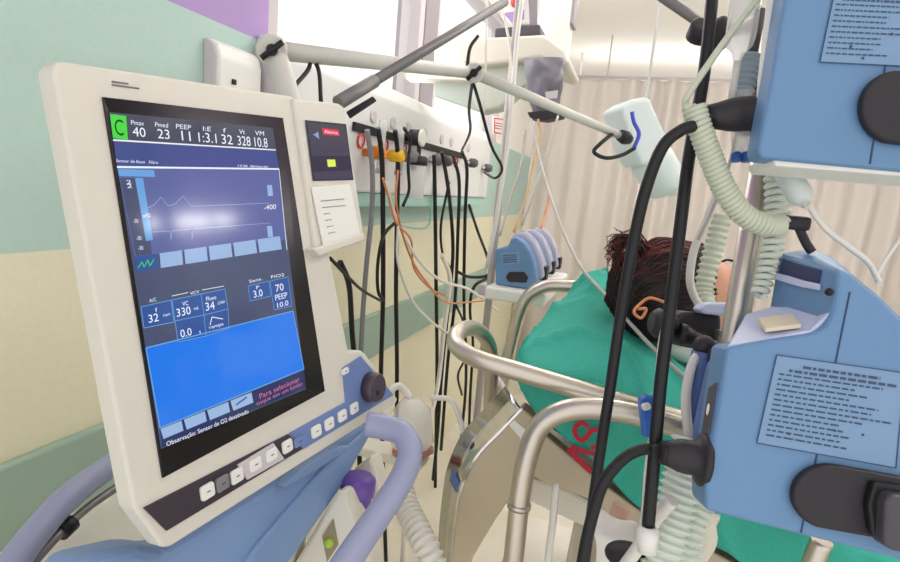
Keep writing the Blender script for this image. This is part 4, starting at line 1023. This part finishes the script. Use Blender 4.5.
capsule(U_, 900, 106, 38, 37, .1, up_, stretch=60)
q = V((pp0.x, pp0.y, U_(770, 80).z)); mb = MB().use(black_pl); mb.box(q - V((.03, .03, .03)), q + V((.05, .03, .03)), .006); mb.build('pole_clamp', parent=up_)
# power plugs with their cords
def plug(fn, body, lab, cordlab, cord, group):
    pts = [fn(*p) for p in body]
    t = thing('power_plug', lab, 'plug', pts[0] - V((0, 0, .015)), 'black plugs in the blue pumps')
    mb = MB().use(black_pl)
    a, b = pts[0], pts[-1]
    mb.lathe(a, b, [(0, .026), (.10, .027), (.16, .023), (.22, .0175), (.45, .0175), (.6, .0165), (.8, .0135), (1, .011)], 20); mb.build('plug_body', parent=t)
    mb = MB().use(black)
    for k in range(5): c = a.lerp(b, .62 + .08 * k); ax = (b - a).normalized(); mb.lathe(c - ax * .0016, c + ax * .0016, [(0, .0145 - .0006*k), (1, .0145 - .0006*k)], 14)
    mb.tube([b, b.lerp(cord[0], .5), cord[0]], lambda t_: .0085 - .002 * t_, seg=10); mb.build('strain_relief', parent=t)
    mb = MB().use(black); mb.tube(cord, .0062, seg=12, n=8); mb.build('cord', parent=t)
plug(U_, [(766, 112, -.05), (704, 117, -.05)], 'black plug and cord in the left side of the upper blue pump', 'black power cord arching from the upper pump plug down to the floor side',
     [at(694, 126, .565), at(680, 131, .565), at(662, 148, .57), at(645, 192, .58), at(632, 250, .6), at(620, 320, .62), at(610, 390, .64), at(602, 440, .65), at(592, 510, .66), at(583, 575, .67), at(578, 640, .68)], 'black cords by the chrome stand')
plug(L, [(705, 460, -.02), (660, 452, -.02)], 'black plug and cord in the left side of the lower blue pump', 'black power cord curving left then down from the lower pump plug',
     [at(655, 449, .595), at(640, 450, .595), at(622, 460, .59), at(604, 482, .585), at(594, 510, .58), at(585, 548, .575), at(575, 610, .57)], 'black cords by the chrome stand')
mb = MB().use(black); mb.tube([at(716, -60, .64), at(712, 0, .63), at(703, 80, .625), at(690, 150, .62), at(681, 220, .615), at(671, 300, .61), at(661, 380, .605), at(654, 460, .60), at(648, 528, .60)], .0068, seg=12, n=8)
t = mb.build('cable'); tag(t, 'thick straight black cable running from the top edge to a white connector below', 'cable')
mb = MB().use(white); mb.lathe(at(648, 526, .60), at(647, 552, .60), [(0, .009), (.3, .012), (1, .01)], 14); mb.build('connector', parent=t, label='white connector')

# coiled hoses
mb = MB().use(coil_m); mb.tube([at(762, -6, .56), at(742, 18, .57), at(715, 55, .57), at(690, 92, .57), at(685, 103, .575), at(689, 111, .575), at(696, 106, .575)], .0035, seg=10, n=8)
mb.coil([at(694, 106, .57), at(700, 128, .57), at(711, 158, .575), at(725, 190, .58), add if False else at(742, 213, .585), at(762, 224, .59), at(781, 226, .60)], .0092, .0030, .0050)
tag(mb.build('coiled_hose'), 'pale green coiled hose curving in front of the chrome stand', 'hose', 'coiled hoses')
mb = MB().use(coil_w); mb.coil([at(778, 178, .66), at(778, 205, .66), at(774, 240, .66), at(766, 275, .66), at(758, 296, .66)], lambda t: .0125 - .006 * t, .0036, .0085)
tag(mb.build('coiled_hose'), 'white coiled hose tapering down right of the chrome stand', 'hose', 'coiled hoses')
def corr(pts, r, m_, lab, pitch=.011, amp=.0022, group='corrugated hoses'):
    P = smooth_path([at(*p) for p in pts], 40); tot = sum((b - a).length for a, b in zip(P, P[1:])); N = int(tot / pitch * 6)
    # resample evenly
    out = []; acc = 0; j = 0; seg_ = [(b - a).length for a, b in zip(P, P[1:])]
    cum = [0]
    for s_ in seg_: cum.append(cum[-1] + s_)
    for i in range(N + 1):
        d = tot * i / N
        while j < len(seg_) - 1 and cum[j+1] < d: j += 1
        out.append(P[j].lerp(P[j+1], (d - cum[j]) / max(1e-9, seg_[j])))
    mb = MB().use(m_); mb.tube(out, lambda t: r + amp * math.sin(2*math.pi * t * tot / pitch), seg=18, raw=True)
    return tag(mb.build('corrugated_hose'), lab, 'hose', group)
corr([(722, 215, .95), (716, 240, .95), (709, 265, .95), (704, 290, .95), (706, 312, .93)], .015, coil_m, 'pale corrugated breathing hose beside the patient\'s dark hair')
corr([(692, 440, .70), (682, 480, .69), (672, 520, .68), (663, 560, .67), (655, 610, .66)], .022, coil_w, 'white corrugated hose hanging under the lower pump plug, front one', .0095, .0032)
corr([(706, 480, .73), (694, 510, .72), (683, 545, .71), (676, 600, .70)], .02, coil_w, 'white corrugated hose hanging under the lower pump, rear one', .0095, .0032)
corr([(398, 480, 1.1), (408, 510, 1.05), (420, 535, 1.0), (432, 562, .97), (445, 620, .95)], .022, tube_m, 'cream corrugated hose lying left of the bed head', .012, .0028)
# crumpled cream glove-like wrap right of the hose
mb = MB().use(bed_white); mb.grid([[at(690, 440, .74), at(704, 470, .74), at(708, 505, .735), at(718, 520, .735)], [at(694, 470, .72), at(700, 490, .715), at(706, 512, .71), at(719, 516, .712)], [at(690, 520, .72), at(698, 535, .72), at(708, 545, .72), at(718, 548, .73)], [at(686, 575, .73), at(695, 585, .73), at(704, 590, .73), at(712, 580, .73)]], 6, .012, 30)
w_ = mb.build('plastic_wrap'); so = w_.modifiers.new('thickness', 'SOLIDIFY'); so.thickness = .002; tag(w_, 'crumpled cream plastic wrap below the lower blue pump', 'wrap')
mb = MB().use(linen); mb.grid([[at(590, 520, .80), at(605, 512, .80), at(622, 522, .80)], [at(592, 545, .78), at(610, 540, .775), at(640, 536, .78)], [at(588, 585, .79), at(612, 590, .79), at(640, 585, .79)]], 6, .014, 26)
w_ = mb.build('crumpled_wrap'); so = w_.modifiers.new('thickness', 'SOLIDIFY'); so.thickness = .002; tag(w_, 'crumpled white wrap low between the two curved black cords', 'wrap')
mb = MB().use(mat('pink wood', (212, 172, 152), .6)); mb.tube([at(622, 505, .86), at(612, 535, .86), at(604, 570, .86), at(596, 620, .86)], .014, seg=12); tag(mb.build('wooden_bar'), 'pinkish bar slanting below the beige bed beam', 'bar')
mb = MB().use(black_pl); mb.ball(at(628, 556, .70), .022, (1.3, 1, .7)); tag(mb.build('black_knob'), 'black rounded knob at the bottom edge beside the white connector', 'knob')
# infusion lines near stand
NL = 'clear lines around the chrome stand'
line([(720, 190, .80), (706, 222, .82), (694, 250, .84), (690, 280, .86), (696, 300, .88), (708, 314, .9)], .006, tube_m, 'white tube bowing past the patient\'s hair to the stand', 'tube', 'tube', NL)
line([(694, 150, .75), (684, 230, .76), (672, 300, .76), (661, 340, .75), (656, 400, .74)], .0035, tube_m, 'clear line running down into the blue clamp', 'infusion line', 'infusion line', NL)
line([(653, 432, .74), (648, 470, .73), (645, 510, .72), (640, 545, .72)], .005, tube_m, 'clear line running down out of the blue clamp', 'infusion line', 'infusion line', NL)
line([(745, 90, .66), (728, 170, .67), (712, 210, .69), (698, 240, .7)], .0018, tube_grey, 'hair-thin line falling from the drip chamber', 'infusion line', 'infusion line', NL)
line([(808, 204, .60), (825, 228, .60), (850, 248, .60), (868, 262, .60), (876, 276, .60), (880, 284, .58)], .003, tube_m, 'clear line from the white drip chamber to the lower pump', 'infusion line', 'infusion line', NL)
line([(876, 276, .60), (888, 256, .60), (902, 236, .60), (925, 200, .60)], .0022, tube_m, 'thin clear line climbing to the right edge above the lower pump', 'infusion line', 'infusion line', NL)
line([(672, 500, .62), (655, 520, .64), (640, 545, .66), (622, 570, .68)], .008, tube_m, 'white tube crossing low beside the white connector', 'tube', 'tube', NL)
line([(556, 484, .95), (553, 520, .92), (548, 562, .9), (545, 600, .88)], .006, tube_m, 'white strap hanging below the beige bed beam', 'strap', 'strap', None)
line([(700, 352, .72), (692, 365, .71), (686, 395, .70), (688, 430, .70), (692, 455, .70)], .006, tube_m, 'white tube hugging the left side of the lower pump', 'tube', 'tube', NL)
# blue roller clamp
t = thing('roller_clamp', 'bright blue roller clamp on the clear line before the chrome rails', 'clamp', at(652, 436, .74))
mb = MB().use(blue_clamp); kp = Plane(at(652, 415, .73), c2w((0, 0, -1))); mb.prism([kp.hit(x, y) for x, y in ((641, 400), (646, 396), (658, 398), (661, 404), (657, 438), (645, 438))], kp.n, .016, .002); mb.build('body', parent=t)
mb = MB().use(white); mb.lathe(kp.hit(644, 407, .002), kp.hit(648, 406, .008), [(0, .005), (1, .005)], 12); mb.build('wheel', parent=t)
# drip chambers at the top
t = thing('drip_chamber', 'clear drip chamber tapering beside the upper pump, left of stand', 'drip chamber', at(737, 62, .62))
mb = MB().use(clear); mb.lathe(at(750, -30, .62), at(737, 62, .62), [(0, .016), (.7, .016), (.82, .014), (.9, .007), (1, .004)], 20); mb.build('chamber', parent=t)
mb = MB().use(white); mb.rod(at(737, 62, .62), at(732, 100, .62), .004); mb.build('outlet', parent=t)
t = thing('valve_connector', 'clear valve with two small blue caps under the upper plug', 'valve', at(742, 162, .62))
mb = MB().use(clear); mb.lathe(at(744, 92, .63), at(741, 155, .63), [(0, .012), (.3, .014), (.5, .008), (.6, .012), (1, .009)], 16); mb.build('body', parent=t)
for px in (736, 746):
    mb = MB().use(blue_clamp); mb.lathe(at(px, 152, .62), at(px, 162, .62), [(0, .004), (.2, .0055), (1, .005)], 12); mb.build('cap', parent=t)
mb = MB().use(mat('pale blue bellows', (170, 186, 200), .4)); P_ = [at(752, 56, .645), at(746, 78, .645), at(741, 102, .645)]; mb.tube(smooth_path(P_, 20), lambda t_: .0115 + .0014 * math.sin(t_ * 50), seg=14, raw=True); mb.use(grey_dark).rod(at(760, 10, .645), at(752, 56, .645), .006); tag(mb.build('bellows_connector'), 'pale blue ribbed connector beside the upper pump', 'connector')
t = thing('drip_chamber', 'white drip chamber slanting down right under the upper pump', 'drip chamber', at(806, 206, .61))
mb = MB().use(frost); mb.lathe(at(783, 166, .61), at(806, 206, .61), [(0, .012), (.75, .013), (.85, .011), (.92, .006), (1, .004)], 18); mb.build('chamber', parent=t)
mb = MB().use(white); mb.rod(at(804, 202, .61), at(810, 208, .60), .004); mb.build('outlet', parent=t)
# grey bar and knob at top
a, b = at(655, -6, .80), at(705, 26, .76)
t = thing('clamp_bar', 'grey bar with round black knob entering from the top edge', 'clamp bar', b - V((0, 0, .03)))
mb = MB().use(grey_metal); mb.rod(at(640, -18, .81), b, .007, seg=12); mb.build('bar', parent=t)
mb = MB().use(black_pl); mb.lathe(at(697, 40, .75), at(704, 24, .73), [(0, .012), (.1, .016), (.9, .016), (1, .013)], 16); mb.ball(at(720, 34, .74), .022, (.7, 1, 1)); mb.build('knob', parent=t)
mb = MB().use(chrome); e = at(725, 32, .74); mb.rod(e, V((pp0.x, pp0.y, e.z)), .009); mb.build('cross_piece', parent=t)
# black clamp cluster below the hair
t = thing('pole_clamp', 'black plastic clamp block between the dark hair and the lower pump', 'clamp', at(690, 348, .80))
kp = Plane(at(690, 325, .80), c2w((0, 0, -1)))
mb = MB().use(black_pl); mb.prism([kp.hit(x, y) for x, y in ((676, 316), (684, 311), (722, 315), (722, 344), (700, 350), (678, 346))], kp.n, .05, .006, 3); mb.build('block', parent=t)
mb = MB().use(black); a, b = kp.hit(678, 332, .01), kp.hit(698, 340, .01); mb.lathe(a, b, [(0, .013), (.3, .016), (.6, .013), (1, .012)], 16); mb.build('screw_grip', parent=t)
mb = MB().use(black_pl); mb.lathe(kp.hit(651, 322, 0), kp.hit(676, 326, 0), [(0, .015), (.25, .022), (.5, .018), (1, .012)], 18); mb.build('knob', parent=t)
mb = MB().use(chrome); e = kp.hit(715, 330, -.03); mb.rod(e, V((pp0.x, pp0.y, e.z)), .008); mb.build('pin', parent=t)
mb = MB().use(pump_pale); kq = Plane(at(712, 308, .78), c2w((0, 0, -1))); mb.prism([kq.hit(x, y) for x, y in ((700, 309), (708, 303), (732, 303), (734, 312), (722, 316), (704, 314))], kq.n, .03, .004); tag(mb.build('blue_cap'), 'pale blue plastic cap behind the chrome stand', 'cap')
mb = MB().use(pump_dark); mb.tube([at(703, 352, .72), at(699, 380, .72), at(696, 410, .72), at(694, 432, .72)], .014, seg=14); mb.use(black_pl).ball(at(704, 346, .72), .014); tag(mb.build('syringe_driver_grip'), 'dark blue grip with black top left of the lower pump', 'grip')

# humidifier jar low between cart and bed
c = at(412, 425, 1.25)
t = thing('humidifier_jar', 'clear humidifier jar with a faded red base ring among the cables', 'jar', at(412, 448, 1.25))
mb = MB().use(clear); mb.lathe(at(413, 448, 1.25), at(411, 398, 1.25), [(0, .04), (.1, .048), (.75, .044), (.9, .03), (1, .018)], 24); mb.build('jar', parent=t)
mb = MB().use(mat('faded red', (196, 128, 116), .5)); mb.lathe(at(413, 452, 1.25), at(413, 448, 1.25), [(0, .046), (1, .046)], 24); mb.build('base_ring', parent=t)
mb = MB().use(tube_m); mb.tube([at(411, 398, 1.25), at(398, 386, 1.25), at(386, 400, 1.22), at(384, 430, 1.2)], .008); mb.build('inlet_tube', parent=t)
mb = MB().use(bed_white); p_ = at(413, 455, 1.25); mb.box((D, p_.y - .03, p_.z - .02), (p_.x + .03, p_.y + .03, p_.z + .002), .006); tag(mb.build('jar_bracket'), 'cream wall bracket under the humidifier jar', 'bracket')
line([(431, 398, 1.2), (450, 400, 1.2), (460, 420, 1.18), (464, 445, 1.15), (455, 470, 1.15)], .006, tube_m, 'white tube arching right from the humidifier jar', 'tube', 'tube', None)

# =============================================================== LIGHTING
w = bpy.data.worlds.new('world'); bpy.context.scene.world = w; w.use_nodes = True
bgn = w.node_tree.nodes['Background']; bgn.inputs['Color'].default_value = (1.0, .98, .97, 1); bgn.inputs['Strength'].default_value = 1.1
def area(name, loc, rot, sx, sy, e, col=(1, .99, .98)):
    l = bpy.data.lights.new(name, 'AREA'); l.energy = e; l.shape = 'RECTANGLE'; l.size = sx; l.size_y = sy; l.color = col
    o = bpy.data.objects.new(name, l); COL.objects.link(o); o.location = loc; o.rotation_euler = rot; return o
area('window_daylight', (D + .02, (y0w + y3w) / 2, (sill + wz1) / 2), (0, -math.radians(90), 0), wz1 - sill, y3w - y0w, 14)
vs = bpy.context.scene.view_settings
vs.view_transform = 'Standard'; vs.look = 'None'; vs.gamma = 1; vs.use_curve_mapping = False; vs.exposure = 0.15
